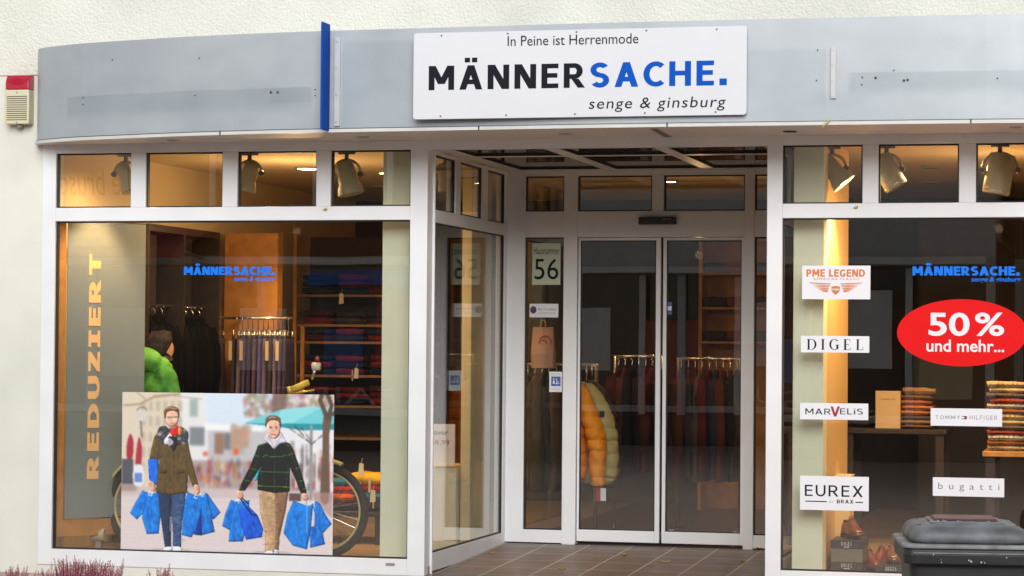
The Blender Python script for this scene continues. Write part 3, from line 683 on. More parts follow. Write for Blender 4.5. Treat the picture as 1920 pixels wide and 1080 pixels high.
# blue lettering
def lettering(boxpx, box2, lab):
    f_ = rect_place(*boxpx, YG); a = f_(.5, 0, 0)
    t_ = thing('window_lettering', lab, 'lettering', a, 'blue lettering on the shop windows')
    put_text('capitals', WBLUE, t_, f_, 'MÄNNERSACHE.', 'block', t=.27, gap=.09)
    put_text('italics', WBLUE, t_, rect_place(*box2, YG), 'senge & ginsburg', 'font', shear=.16, off=.012)
lettering((345, 500, 516, 515.5), (439, 518, 517, 530), 'bright blue lettering on the glass above the two men poster')
lettering((1711, 499.5, 1912, 516.5), (1821, 519, 1914, 531), 'bright blue lettering on the glass above the red oval')
# house number and notices on the door panes
YP = YD+.029
PALE = mat('pale_sheet', c3(196, 206, 182), .6, var=.03)
t = sticker('house_number_sign', 'pale green sheet with the house number in the narrow door pane', 'sign', (998, 456, 1051, 534), YP, PALE)
T(t, 'Hausnummer', (1001, 463, 1049, 477), INK, 'font', Y=YP-.0013); T(t, '56', (1002, 485, 1047, 524), INK, 'font', Y=YP-.0013, name='number')
t = sticker('notice_sticker', 'white notice with a round purple mark under the house number', 'notice', (993, 569.5, 1047, 595), YP)
pl = rect_place(994, 574, 1006, 588, YP-.0013, .0004); q = MB(); q.rings([[pl(.5+.5*math.cos(R(k*15)), .5+.5*math.sin(R(k*15)), d) for k in range(24)] for d in (0, .0004)]); q.build('round_mark', mat('purple', c3(75, 45, 95), .5, var=.4, vscale=60), t)
T(t, 'Bitte Tür schließen', (1009, 577, 1043, 582), MID, 'font', Y=YP-.0013)
q = MB()
for k in (585, 588): 
    pl = rect_place(1010, k, 1041, k+1, YP-.0013, .0004); q.quad(pl(0, 0, 0), pl(1, 0, 0), pl(1, 1, 0), pl(0, 1, 0))
q.build('small_print', mat('print_grey', (.5, .5, .52), .6), t)
t = sticker('access_sticker', 'white sticker with a blue square and white figures on the door pane edge', 'sticker', (1030, 697, 1054, 735), YP)
pl = rect_place(1033.5, 706, 1051, 724, YP-.0013, .0003); q = MB(); q.quad(pl(0, 0, 0), pl(1, 0, 0), pl(1, 1, 0), pl(0, 1, 0)); q.build('blue_square', mat('access_blue', c3(60, 100, 170), .5), t)
q = MB()
for k, poly in enumerate([[(.14, .25), (.42, .25), (.34, .55), (.34, .62), (.22, .62), (.22, .55)], [(.22, .66), (.34, .66), (.34, .8), (.22, .8)], [(.55, .5), (.62, .5), (.62, .82), (.55, .82)], [(.55, .45), (.78, .45), (.78, .5), (.55, .5)], [(.74, .25), (.9, .25), (.9, .3), (.78, .3), (.78, .45), (.74, .45)], [(.52, .2), (.66, .2), (.72, .3), (.66, .38), (.55, .38), (.48, .3)]]):
    q.add([pl(a, c, .0004+.0001*k) for a, c in poly], [tuple(range(len(poly)))])
q.build('pictogram', PAPER, t)
q = MB()
for k in (700, 703, 727, 730): 
    pl = rect_place(1033, k, 1050, k+1, YP-.0013, .0004); q.quad(pl(0, 0, 0), pl(1, 0, 0), pl(1, 1, 0), pl(0, 1, 0))
q.build('small_print', mat('print_grey', (.5, .5, .52), .6), t)
x0, x1, z0, z1 = pbox(1090, 568, 1090.5, 569, YP)

# ---------------------------------------------------------------- street poster with two men (a printed photo sheet on the glass)
def paint_poster():
    W, H = 420, 312; X0, Y0, SX, SY = 25.0, 56.0, 1300.0/W, 980.0/H
    img = np.zeros((H, W, 3)); yy, xx = np.mgrid[0:H, 0:W]; PXc = X0+(xx+.5)*SX; PYc = Y0+(yy+.5)*SY
    rg = np.random.RandomState(3)
    RND = [0]; FOLD = rg.normal(0, 1, (H, W))
    for it, (ax, n_) in enumerate(((0, 5), (1, 3), (0, 4), (1, 2))):
        for _ in range(n_): FOLD = (np.roll(FOLD, 1, ax)+FOLD+np.roll(FOLD, -1, ax))/3
    FOLD = FOLD/FOLD.std()
    def inside(poly):
        n = len(poly); r = np.zeros((H, W), bool); j = n-1
        for i in range(n):
            xi, yi = poly[i]; xj, yj = poly[j]
            if yi != yj:
                c_ = ((yi > PYc) != (yj > PYc)) & (PXc < (xj-xi)*(PYc-yi)/(yj-yi)+xi); r ^= c_
            j = i
        return r
    def spl(poly, n=5):
        out = []; N = len(poly)
        for i in range(N):
            p0, p1, p2, p3 = (np.array(poly[k % N], float) for k in (i-1, i, i+1, i+2))
            for j in range(n):
                t = j/n; out.append(tuple(.5*(2*p1+(p2-p0)*t+(2*p0-5*p1+4*p2-p3)*t*t+(3*p1-p0-3*p2+p3)*t**3)))
        return out
    def P(poly, c_, al=1.0, smooth=False):
        k = inside(spl(poly) if smooth else poly); c_ = np.array(c_, float)
        if RND[0] and k.sum() > 25:
            m_ = k.astype(float); it = int(min(9, max(2, k.sum()**.5/6)))
            for _ in range(it): q = np.pad(m_, 1); m_ = (q[:-2, 1:-1]+q[2:, 1:-1]+q[1:-1, :-2]+q[1:-1, 2:]+q[1:-1, 1:-1])/5
            gx_ = np.roll(m_, 2, 1)-np.roll(m_, -2, 1); gy_ = np.roll(m_, 2, 0)-np.roll(m_, -2, 0)
            sh_ = (.66+.38*np.clip((m_-.45)/.5, 0, 1))*(1-.30*gx_-.30*gy_)*(1+.045*FOLD)
            img[k] = img[k]*(1-al)+(c_[None]*sh_[k][:, None])*al
        else: img[k] = img[k]*(1-al)+c_*al
        return k
    def L(pts, wd, c_, al=1.0):
        for (ax, ay), (bx, by) in zip(pts, pts[1:]):
            dx, dy = bx-ax, by-ay; q = np.clip(((PXc-ax)*dx+(PYc-ay)*dy)/(dx*dx+dy*dy+1e-6), 0, 1)
            k = np.hypot(PXc-ax-q*dx, PYc-ay-q*dy) < wd/2; img[k] = img[k]*(1-al)+np.array(c_)*al
    def E_(cx, cy, rx, ry, c_, al=1.0):
        k = ((PXc-cx)/rx)**2+((PYc-cy)/ry)**2 < 1; img[k] = img[k]*(1-al)+np.array(c_)*al; return k
    def blur(n):
        nonlocal img
        for _ in range(n):
            p = np.pad(img, ((1, 1), (1, 1), (0, 0)), 'edge'); img = (p[:-2, 1:-1]+p[2:, 1:-1]+p[1:-1, :-2]+p[1:-1, 2:]+p[1:-1, 1:-1]*2)/6
    # far street
    img[:] = (222, 224, 228)
    P([(0, 40), (390, 40), (390, 640), (0, 640)], (214, 203, 184)); P([(390, 40), (540, 40), (540, 560), (390, 560)], (221, 222, 222)); P([(540, 40), (1000, 40), (1000, 280), (560, 280)], (208, 222, 238))
    for x in range(150, 380, 45):
        for y in range(110, 560, 95): P([(x, y), (x+20, y), (x+20, y+62), (x, y+62)], (184, 172, 156))
    P([(445, 95), (495, 95), (495, 205), (445, 205)], (160, 178, 172)); P([(445, 265), (540, 265), (540, 380), (445, 380)], (130, 138, 142)); P([(540, 245), (900, 262), (900, 290), (540, 280)], (240, 242, 246))
    P([(560, 285), (1000, 285), (1000, 640), (560, 640)], (190, 190, 194)); P([(600, 300), (655, 300), (655, 430), (600, 430)], (150, 122, 104)); P([(660, 300), (700, 300), (700, 400), (660, 400)], (120, 124, 128)); [E_(760+rg.uniform(-50, 50), 330+rg.uniform(-80, 90), 22, 26, (178+rg.uniform(-20, 20), 152, 132), .5) for _ in range(40)]
    for k in range(260):
        x, y = rg.uniform(780, 1310), rg.uniform(50, 200); E_(x, y, rg.uniform(6, 20), rg.uniform(6, 22), (150+rg.uniform(-25, 40), 122+rg.uniform(-20, 40), 108+rg.uniform(-15, 40)), .5)
    P([(950, 50), (1040, 50), (1030, 240), (955, 240)], (120, 98, 88), .8)
    P([(430, 470), (1320, 470), (1320, 660), (430, 660)], (172, 158, 158))
    for k in range(90):
        x, y = rg.uniform(440, 860), rg.uniform(470, 630); cc = [(70, 66, 84), (190, 60, 60), (206, 150, 60), (120, 130, 160), (230, 230, 232), (150, 110, 100)][rg.randint(6)]; E_(x, y, rg.uniform(5, 14), rg.uniform(12, 34), cc, .5)
    for k in range(90):
        x, y = rg.uniform(1060, 1320), rg.uniform(340, 660); cc = [(196, 70, 70), (235, 235, 235), (90, 82, 86), (160, 120, 112)][rg.randint(4)]; P([(x, y), (x+rg.uniform(10, 40), y), (x+20, y+rg.uniform(20, 110)), (x, y+60)], cc, .55)
    E_(735, 412, 16, 18, (232, 90, 60)); E_(545, 430, 14, 14, (220, 90, 60))
    k = PYc > 640; img[k] = np.array((216, 204, 204))
    k = (PYc > 640) & (PYc < 700); img[k] = img[k]*.5+np.array((190, 172, 172))*.5
    P([(25, 600), (130, 600), (120, 668), (25, 668)], (150, 130, 124), .7)
    blur(13)
    # middle distance
    L([(140, 210), (150, 330)], 10, (120, 112, 104)); P([(118, 170), (182, 170), (170, 235), (135, 235)], (206, 204, 198)); L([(118, 170), (135, 150), (165, 150), (182, 170)], 5, (110, 104, 98))
    P([(78, 315), (100, 370), (92, 465), (60, 465), (58, 380)], (168, 52, 66), 1, True); P([(134, 335), (152, 400), (146, 508), (114, 508), (120, 400)], (172, 56, 70), 1, True)
    P([(28, 470), (98, 470), (98, 625), (28, 625)], (92, 92, 102)); P([(104, 515), (160, 515), (160, 625), (104, 625)], (222, 224, 232), 1, True); P([(108, 555), (156, 555), (156, 612), (108, 612)], (110, 140, 200))
    L([(36, 140), (140, 130), (230, 80), (380, 66)], 12, (158, 134, 108), .7); L([(180, 105), (120, 60)], 8, (158, 134, 108), .6); L([(200, 95), (330, 75), (520, 95)], 6, (158, 134, 108), .6)
    blur(2)
    # parasol, tree
    P([(775, 238), (1010, 150), (1200, 128), (1330, 150), (1330, 245), (1000, 245)], (118, 202, 210)); P([(1010, 150), (1200, 128), (1240, 140), (1060, 240), (960, 240)], (150, 218, 224), .8); P([(775, 238), (1330, 235), (1330, 268), (1130, 276), (1000, 258)], (40, 150, 160))
    L([(1188, 250), (1188, 690)], 18, (150, 150, 154)); L([(1050, 260), (1190, 355)], 5, (80, 70, 66)); L([(1090, 250), (1190, 360), (1260, 300)], 6, (84, 72, 66)); L([(1130, 260), (1188, 340)], 5, (80, 70, 66))
    P([(1262, 190), (1312, 180), (1296, 330), (1300, 690), (1248, 690), (1256, 420)], (112, 90, 76), 1, True); L([(1282, 200), (1240, 90), (1250, 60)], 26, (98, 78, 66)); L([(1290, 200), (1310, 120), (1285, 60)], 24, (92, 74, 62)); L([(1285, 190), (1325, 170)], 20, (92, 74, 62))
    P([(1060, 660), (1130, 660), (1130, 705), (1060, 705)], (100, 84, 80)); P([(1200, 650), (1318, 650), (1318, 800), (1300, 790), (1210, 700)], (170, 140, 134), .7)
    for x in (1100, 1150, 1225, 1310): L([(x, 280), (x, 620)], 16, (226, 224, 228), .7)
    blur(2)
    # paving joints
    for i, y in enumerate(np.geomspace(30, 360, 26)): L([(25, 690+y), (1320, 690+y)], 1.5+i*.05, (196, 184, 184), .3)
    for k in range(700):
        x, y = rg.uniform(25, 1320), rg.uniform(860, 1050); L([(x, y), (x+2, y+9)], 3, (192, 180, 180), .35)
    for cx in (340, 960): E_(cx, 1025, 120, 14, (176, 164, 166), .5)
    blur(1)
    RND[0] = 1
    # ---- man in the olive parka
    def bag(pts, c_=(20, 120, 208), hi=(60, 155, 228), lo=(8, 78, 165)):
        P(pts, c_); n = len(pts); cx = sum(p[0] for p in pts)/n; cy = sum(p[1] for p in pts)/n; k = inside(pts)
        for j in range(14):
            x, y = rg.uniform(cx-45, cx+45), rg.uniform(cy-90, cy+80); cc = hi if j % 2 else lo
            tri = [(x, y), (x+rg.uniform(-14, 14), y+rg.uniform(30, 80)), (x+rg.uniform(4, 26), y+rg.uniform(10, 70))]
            q = inside(tri) & k; img[q] = img[q]*.6+np.array(cc)*.4
        L(pts+[pts[0]], 2.5, lo, .5)
    bag([(192, 470), (255, 462), (262, 600), (230, 640), (200, 590)], (20, 110, 225), (60, 140, 240), (20, 40, 150))
    bag([(160, 663), (206, 684), (192, 760), (168, 800), (126, 842), (84, 804), (118, 735)]); bag([(190, 690), (258, 672), (275, 780), (262, 925), (190, 930), (158, 830)])
    bag([(538, 662), (566, 680), (604, 735), (642, 786), (602, 828), (560, 815)]); bag([(440, 668), (522, 700), (520, 830), (465, 943), (408, 930), (412, 760)]); bag([(505, 690), (560, 670), (608, 905), (520, 930), (480, 925)]); P([(480, 925), (525, 760), (530, 925)], (14, 60, 140))
    P([(258, 670), (430, 660), (418, 760), (405, 860), (402, 1005), (352, 1005), (348, 900), (338, 760), (330, 850), (338, 1010), (302, 1010), (282, 880), (262, 760)], (60, 84, 124), 1, False)
    P([(258, 670), (335, 680), (330, 850), (338, 1010), (302, 1010), (282, 880)], (46, 62, 92))
    for k in range(40):
        x, y = rg.uniform(350, 410), rg.uniform(720, 990); L([(x, y), (x+rg.uniform(8, 26), y-rg.uniform(-6, 16))], 4, (112, 136, 172), .5)
    L([(338, 700), (338, 1005)], 5, (30, 36, 52), .8)
    P([(300, 1010), (345, 1005), (342, 1034), (300, 1034)], (228, 230, 236), 1, True); P([(355, 1004), (396, 1004), (402, 1034), (356, 1034)], (232, 234, 240), 1, True)
    P([(248, 310), (300, 290), (400, 290), (432, 330), (452, 430), (470, 500), (506, 625), (470, 632), (440, 555), (436, 670), (330, 688), (240, 672), (252, 560), (262, 470), (200, 466), (212, 400), (228, 330)], (98, 80, 48))
    P([(200, 466), (255, 462), (252, 610), (236, 628), (205, 600), (196, 520)], (88, 72, 44), .0)
    for a_ in ([(262, 330), (255, 480), (246, 660)], [(425, 350), (430, 480), (436, 660)], [(350, 420), (352, 660)], [(265, 545), (300, 550)], [(360, 540), (420, 545)], [(300, 625), (300, 680)]): L(a_, 4, (66, 52, 28), .7)
    P([(360, 528), (420, 526), (418, 552), (362, 556)], (84, 66, 38)); P([(264, 528), (308, 530), (306, 556), (264, 552)], (84, 66, 38))
    for k in range(70):
        x, y = rg.uniform(235, 450), rg.uniform(330, 660); L([(x, y), (x+rg.uniform(-22, 22), y+rg.uniform(4, 26))], 5, [(122, 102, 64), (74, 58, 32)][rg.randint(2)], .35)
    P([(196, 610), (222, 606), (240, 640), (232, 668), (205, 652)], (206, 160, 140), 1, True); P([(476, 624), (504, 622), (514, 660), (495, 682), (482, 660)], (204, 158, 138), 1, True)
    P([(318, 235), (372, 235), (366, 290), (330, 292)], (196, 146, 124))
    P([(292, 185), (300, 160), (376, 160), (378, 200), (372, 240), (346, 268), (322, 266), (300, 240)], (226, 182, 160), 1, True)
    P([(290, 215), (286, 170), (310, 148), (345, 142), (378, 160), (382, 205), (374, 210), (368, 180), (340, 168), (306, 178), (298, 215)], (112, 86, 60), 1, True); P([(300, 165), (318, 140), (345, 150), (372, 152), (366, 168), (330, 164)], (146, 116, 82), 1, True)
    L([(304, 208), (374, 206)], 3, (60, 50, 46)); E_(320, 210, 13, 8, (150, 120, 108), .6); E_(356, 209, 13, 8, (150, 120, 108), .6); L([(322, 247), (352, 246)], 4, (176, 104, 96)); L([(338, 212), (336, 232), (344, 234)], 3, (186, 138, 118), .8); P([(300, 228), (312, 258), (338, 268), (364, 256), (374, 226), (358, 250), (336, 240), (316, 250)], (170, 126, 104), .4, True)
    P([(248, 300), (262, 270), (300, 265), (330, 292), (372, 262), (420, 280), (440, 310), (430, 350), (380, 378), (340, 380), (290, 378), (260, 340)], (70, 72, 82), 1, True)
    for k in range(60):
        x, y = rg.uniform(258, 430), rg.uniform(280, 370); E_(x, y, 12, 9, [(120, 122, 130), (40, 42, 50), (200, 196, 198), (90, 90, 98)][rg.randint(4)], .5)
    P([(330, 300), (368, 262), (390, 300), (345, 345), (300, 380), (290, 350)], (206, 196, 196), 1, True); P([(345, 275), (375, 262), (374, 315), (340, 322), (325, 300)], (205, 40, 44), 1, True); P([(380, 262), (402, 285), (396, 318), (376, 312)], (196, 130, 60), 1, True); P([(318, 330), (366, 330), (370, 380), (348, 418), (322, 372)], (40, 38, 46), 1, True); P([(300, 350), (330, 340), (350, 368), (322, 388)], (196, 190, 196), .8, True)
    for a_ in ([(205, 660), (196, 690), (215, 694), (222, 664)], [(490, 676), (478, 700), (500, 704)], [(515, 672), (530, 690), (545, 668)]): L(a_, 6, (228, 232, 240), .85)
    # ---- man in the checked jacket
    P([(880, 505), (868, 580), (850, 590), (848, 570)], (40, 170, 190))
    bag([(706, 708), (752, 722), (725, 850), (702, 892), (654, 868), (672, 795)]); bag([(735, 720), (818, 708), (812, 840), (780, 960), (695, 962), (705, 850)]); bag([(756, 770), (815, 745), (870, 800), (904, 880), (895, 930), (800, 948), (770, 850)], (10, 90, 205), (30, 120, 230), (8, 40, 140))
    L([(758, 690), (790, 735), (830, 790), (862, 800)], 9, (18, 30, 90)); L([(770, 690), (812, 730)], 7, (18, 30, 90))
    bag([(1214, 696), (1246, 720), (1280, 785), (1316, 838), (1268, 892), (1215, 880)]); bag([(1185, 860), (1240, 850), (1262, 890), (1278, 962), (1190, 985)], (16, 110, 198)); bag([(1085, 705), (1170, 735), (1205, 720), (1190, 880), (1170, 996), (1085, 975), (1028, 900), (1050, 790)], (18, 125, 212))
    for a_ in ([(730, 716), (748, 700), (752, 726)], [(1120, 712), (1160, 706), (1190, 726)], [(1180, 722), (1220, 700)]): L(a_, 6, (222, 228, 240), .85)
    L([(1165, 690), (1168, 890)], 6, (120, 170, 220)); L([(1200, 720), (1225, 800), (1195, 960)], 4, (10, 80, 170))
    P([(875, 640), (1055, 640), (1040, 760), (1010, 900), (985, 1010), (965, 1020), (918, 1020), (915, 900), (885, 780)], (182, 152, 118)); P([(970, 655), (1055, 645), (1040, 760), (1005, 900), (1000, 1005), (974, 1005), (980, 850)], (136, 104, 80))
    for k in range(60):
        x, y = rg.uniform(890, 975), rg.uniform(690, 1010); L([(x, y), (x+rg.uniform(10, 36), y+rg.uniform(-14, 14))], 5, [(148, 118, 88), (204, 176, 144)][rg.randint(2)], .45)
    P([(920, 1018), (960, 1012), (968, 1048), (914, 1050)], (222, 226, 234), 1, True); P([(974, 1004), (996, 1008), (1000, 1046), (976, 1046)], (206, 210, 220), 1, True)
    jk = [(905, 358), (950, 350), (1030, 348), (1062, 358), (1085, 400), (1120, 500), (1150, 590), (1165, 655), (1130, 660), (1095, 570), (1062, 500), (1062, 650), (970, 660), (866, 642), (868, 560), (885, 500), (850, 560), (790, 650), (752, 650), (775, 590), (820, 500), (850, 420), (868, 370)]
    k = P(jk, (24, 26, 26)); bef = img.copy()
    gr = (112, 190, 60)
    for a_ in ([(870, 372), (905, 362)], [(836, 425), (872, 440)], [(1048, 430), (1088, 414)], [(1035, 365), (1062, 372)], [(895, 445), (915, 428), (940, 440), (975, 438), (1015, 438), (1035, 425)], [(885, 532), (1062, 532)], [(868, 618), (1062, 622)], [(815, 512), (860, 522)], [(1095, 510), (1128, 498)], [(785, 585), (826, 592)], [(1120, 585), (1150, 578)], [(966, 385), (970, 658)], [(885, 505), (896, 620)], [(1050, 480), (1040, 620)], [(760, 630), (775, 640)], [(1140, 632), (1160, 628)], [(880, 380), (862, 470), (800, 590)], [(1058, 385), (1100, 500), (1140, 630)]):
        L(a_, 3.6, gr, .8 if abs(a_[0][1]-a_[-1][1]) < 40 else .35)
    img[~k] = bef[~k]
    P([(742, 655), (768, 652), (782, 680), (768, 700), (745, 690)], (208, 162, 142), 1, True); P([(1136, 660), (1164, 658), (1178, 688), (1155, 702), (1140, 690)], (206, 160, 140), 1, True)
    P([(905, 340), (925, 295), (960, 330), (1000, 285), (1030, 330), (1038, 352), (1000, 360), (966, 392), (935, 362)], (204, 202, 212), 1, True); L([(930, 320), (966, 384)], 4, (164, 162, 174)); L([(1005, 315), (968, 380)], 4, (164, 162, 174))
    P([(918, 230), (930, 208), (985, 208), (1000, 235), (1000, 290), (985, 322), (955, 330), (930, 312), (920, 275)], (224, 180, 158), 1, True); P([(975, 300), (998, 280), (985, 322), (955, 330)], (176, 128, 108), .6, True)
    P([(914, 262), (910, 215), (935, 190), (975, 190), (1002, 208), (1004, 262), (996, 250), (990, 225), (955, 216), (926, 228)], (108, 88, 74), 1, True); P([(925, 210), (950, 192), (985, 200), (970, 212)], (140, 116, 98), 1, True)
    for x in (942, 978): E_(x, 263, 8, 4, (70, 50, 44), .8); L([(x-9, 254), (x+9, 254)], 3, (100, 76, 62), .8)
    L([(946, 304), (976, 304)], 4, (172, 100, 92)); L([(960, 262), (957, 284), (967, 287)], 3, (184, 136, 116), .8)
    blur(1)
    img = (img-128)*1.16+131+rg.normal(0, 4, img.shape)
    return np.clip(img, 0, 255)/255.0
img = paint_poster(); PH_, PW_ = img.shape[:2]
lin = np.where(img <= .04045, img/12.92, ((img+.055)/1.055)**2.4)
pa = pbox(230, 737, 625, 1038, YG); pX0 = PY(228, 890, YG)[0]; pX1 = PY(625, 890, YG)[0]; pZ1 = PY(231, 735, YG)[2]; pZ0 = ZB+.001
gx = np.linspace(pX0, pX1, PW_); gz = np.linspace(pZ1, pZ0, PH_); V = [(x, YG-.0012, z) for z in gz for x in gx]
Fc = [(j*PW_+i, j*PW_+i+1, (j+1)*PW_+i+1, (j+1)*PW_+i) for j in range(PH_-1) for i in range(PW_-1)]
me = bpy.data.meshes.new('poster_print'); me.from_pydata(V, [], Fc)
at = me.color_attributes.new('print', 'FLOAT_COLOR', 'POINT'); arr = np.ones((PH_*PW_, 4), np.float32); arr[:, :3] = lin.reshape(-1, 3)*.84+.004; at.data.foreach_set('color', arr.ravel())
M = bpy.data.materials.new('poster_print'); M.use_nodes = True; p = M.node_tree.nodes['Principled BSDF']; p.inputs['Roughness'].default_value = .55
ca = M.node_tree.nodes.new('ShaderNodeVertexColor'); ca.layer_name = 'print'; M.node_tree.links.new(ca.outputs[0], p.inputs['Base Color']); me.materials.append(M)
po = thing('window_poster', 'photo poster of two men walking with blue shopping bags', 'poster', ((pX0+pX1)/2, YG, pZ0))
o = bpy.data.objects.new('print', me); col.objects.link(o); o.parent = po; o.matrix_parent_inverse = Matrix.Translation(-po.location)
MB().box(pX0, pX1, YG-.001, YG-.0002, pZ0, pZ1).build('backing', PAPER, po)

# ---------------------------------------------------------------- lamps inside the shop, and added fill lights
WARM = (1.0, .60, .26)
LAMP_ON = emit('lamp_on', (1.0, .78, .45), 22.0)
FIX = mat('lamp_body', (.34, .33, .24), .45, var=.1); FIXD = mat('lamp_dark', (.06, .065, .07), .5)
def point(loc, e, kind='SPOT', ang=150, r=.05, tgt=None, colr=WARM):
    l = bpy.data.lights.new('lamp_or_fill', kind); l.energy = e; l.color = colr; l.shadow_soft_size = r
    if kind == 'SPOT': l.spot_size = R(ang); l.spot_blend = .6
    o = bpy.data.objects.new('lamp_or_fill', l); col.objects.link(o); o.location = loc
    d = Vector(tgt)-Vector(loc) if tgt is not None else Vector((0, 0, -1))
    o.rotation_euler = d.to_track_quat('-Z', 'Y').to_euler()
    return o
def track_spot(px, py, Y, tilt, head_dir, lab, lit=False, size=1.0, bell=True):
    """track lamp: adaptor on the ceiling track, yoke, body and reflector"""
    p = PY(px, py, Y); x = p[0]; zt = 2.74
    t_ = thing('track_spotlight', lab, 'spotlight', (x, Y, zt), 'track spotlights behind the upper panes', local=True)
    MB().box(-.055, .055, -.02, .02, .0, .035).build('adaptor', FIXD, t_, bevel=.004)
    MB().cyl((0, 0, -.035), (0, 0, .0), .014).build('stem', FIXD, t_)
    y_ = MB(); rr = .085*size; zc_ = -.035-rr
    y_.torus((0, 0, zc_), rr, .009, 'Y', 20, 8, 0, math.pi); y_.build('yoke', FIX, t_, smooth=True)
    A = Vector((math.sin(R(tilt))*head_dir, -.25*0, -math.cos(R(tilt)))).normalized()
    c_ = Vector((0, 0, zc_)); q = MB()
    sec = [(-.075, .03), (-.07, .052), (.0, .056), (.05, .056), (.085, .072), (.12, .078)] if bell else [(-.08, .05), (-.075, .062), (.06, .066), (.11, .066), (.115, .06)]
    q.tube([c_+A*a*size for a, _ in sec], [b_*size for _, b_ in sec], 22, caps=False); 
    q.tube([c_+A*(sec[0][0])*size, c_+A*(sec[0][0]+.004)*size], [.001, sec[0][1]*size], 22)
    q.build('lamp_body', FIX, t_, smooth=True)
    MB().cyl(c_+A*.098*size, c_+A*.104*size, .068*size).build('reflector', LAMP_ON if lit else mat('reflector', (.6, .58, .5), .2, metal=.6), t_)
    k = MB(); k.cyl((rr, -.012, zc_), (rr, .012, zc_), .018); k.cyl((-rr, -.012, zc_), (-rr, .012, zc_), .018); k.build('pivot', FIXD, t_)
    w_ = MB(); w_.tube([(0, .0, -.03), (-.02, .01, -.07), (.015, .01, zc_+.05), (0, .01, zc_+.02)], .004, 6); w_.build('cable', mat('cable_brown', (.12, .05, .03), .6), t_, smooth=True)
    return t_
track_spot(468, 300, .45, 18, -1, 'olive tinted track spotlight in the third small pane from the left wall')
track_spot(650, 300, .45, 14, 1, 'white bell shaped track spotlight hanging in the pane beside the pale pillar', size=1.15)
track_spot(236, 300, .45, 25, 1, 'track spotlight half hidden by the mullion in the leftmost small pane')
track_spot(835, 300, .9, 12, 1, 'track spotlight seen through the side pane of the entrance', size=.9)
track_spot(1560, 300, .45, 40, 1, 'lit track spotlight in the first small pane right of the entrance', lit=True, size=1.05)
track_spot(1662, 300, .45, 30, 1, 'square shouldered track spotlight at the left edge of the second right pane', bell=False, size=1.15)
track_spot(1875, 300, .45, 10, -1, 'large upright track spotlight in the pane at the right picture edge', size=1.3, bell=False)
tr = thing('light_track', 'dark ceiling track that carries the left window spotlights', 'track', (-1.3, .45, 2.775), 'ceiling light tracks')
MB().box(-2.6, -.35, .43, .47, 2.776, 2.815).build('rail', FIXD, tr)
tr = thing('light_track', 'dark ceiling track that carries the right window spotlights', 'track', (3.5, .45, 2.775), 'ceiling light tracks')
MB().box(2.62, 4.7, .43, .47, 2.776, 2.815).build('rail', FIXD, tr)
def downlight(px, py, lab, on_=True, r=.06, z=2.818):
    p = PZ(px, py, z); t_ = thing('downlight', lab, 'downlight', (p[0], p[1], z), 'round downlights in the shop ceiling')
    MB().torus((p[0], p[1], z-.003), r, .012, 'Z', 28, 8).build('ring', FIX, t_, smooth=True)
    MB().cyl((p[0], p[1], z-.002), (p[0], p[1], z-.014), r*.85, n=24).build('bulb', LAMP_ON if on_ else FIXD, t_)
    return p
downlight(577, 314, 'bright downlight seen in the third small pane from the left wall', r=.09)
downlight(723, 322, 'small lit downlight beside the pale pillar')
downlight(1255, 338, 'lit downlight behind the pane over the right door leaf')
downlight(1745, 312, 'unlit downlight in the second small pane right of the entrance', False)
downlight(1745, 341, 'farther unlit downlight in the second small pane right of the entrance', False)
downlight(1105, 350, 'unlit downlight behind the pane over the left door leaf', False)
downlight(710, 349, 'unlit downlight far back beside the pale pillar', False)
for x, y, e in ((-2.2, .62, 32), (-1.35, .7, 105), (-.7, 1.2, 12)): point((x, y, 2.7), e, ang=172, r=.04)
point((-.9, 1.2, 2.7), 110, ang=36, tgt=(-.72, 1.75, .5)); point((-2.2, .12, 2.6), 75, ang=60, tgt=(-2.66, .3, .7)); point((-1.5, 2.2, 2.7), 120, ang=60, tgt=(-1.7, 3.4, 1.4)); point((-.4, 3.0, 2.7), 4, ang=150); point((-.75, .5, 2.7), 45, ang=50, tgt=(-.35, 1.9, .6))  # aimed spots without fixtures, added to brighten table, left wall and orange panel
point((2.72, .55, 2.5), 130, ang=110, tgt=(2.62, 1.0, .6)); point((3.3, .7, 2.7), 90, ang=172, r=.04); point((4.1, .8, 2.7), 110, ang=80, tgt=(4.0, 1.5, .9)); point((3.0, 1.9, 2.7), 70, ang=50, tgt=(3.1, 2.8, .8))
point((-1.55, 1.95, 2.3), 30, 'POINT', r=.03); point((3.5, 1.9, 2.3), 16, 'POINT', r=.03); point((1.1, 3.9, 2.2), 3.5, 'POINT', r=.03)  # unseen fill lights added to brighten ceiling and upper walls, no fixture there
point((.6, 3.1, 2.8), 12, ang=60, r=.04, tgt=(.6, 2.6, 1.0)); point((1.9, 5.4, 2.78), 8, ang=80, tgt=(1.9, 6.4, 1.4)); point((1.0, 3.6, 2.79), 2.5, ang=172, r=.04)

# ---------------------------------------------------------------- left window display
# banner board
ya, yb = .12, .55
A0, A1 = PY(128, 700, ya), PY(270, 700, yb); zt, zb = PY(128, 415.5, ya)[2], PY(122, 972, ya)[2]
A0 = np.array([A0[0]-.015, ya, 0]); A1 = np.array([A1[0], yb, 0]); dv = (A1-A0); dn = np.array([dv[1], -dv[0], 0]); dn /= np.linalg.norm(dn)
ban = thing('display_banner', 'tall grey banner with pale orange upright lettering in the left window', 'banner', (A0+A1)/2+np.array([0, 0, zb]))
def bpl(u, v, d): q = A0+dv*u+dn*(.004+d); return (q[0], q[1], zb+(zt-zb)*v)
q = MB(); q.rings([[bpl(0, 0, d), bpl(1, 0, d), bpl(1, 1, d), bpl(0, 1, d)] for d in (-.006, 0)]); q.build('sheet', mat('banner_grey', (.20, .235, .235), .6, var=.1, vscale=1.5), ban)
q = MB()
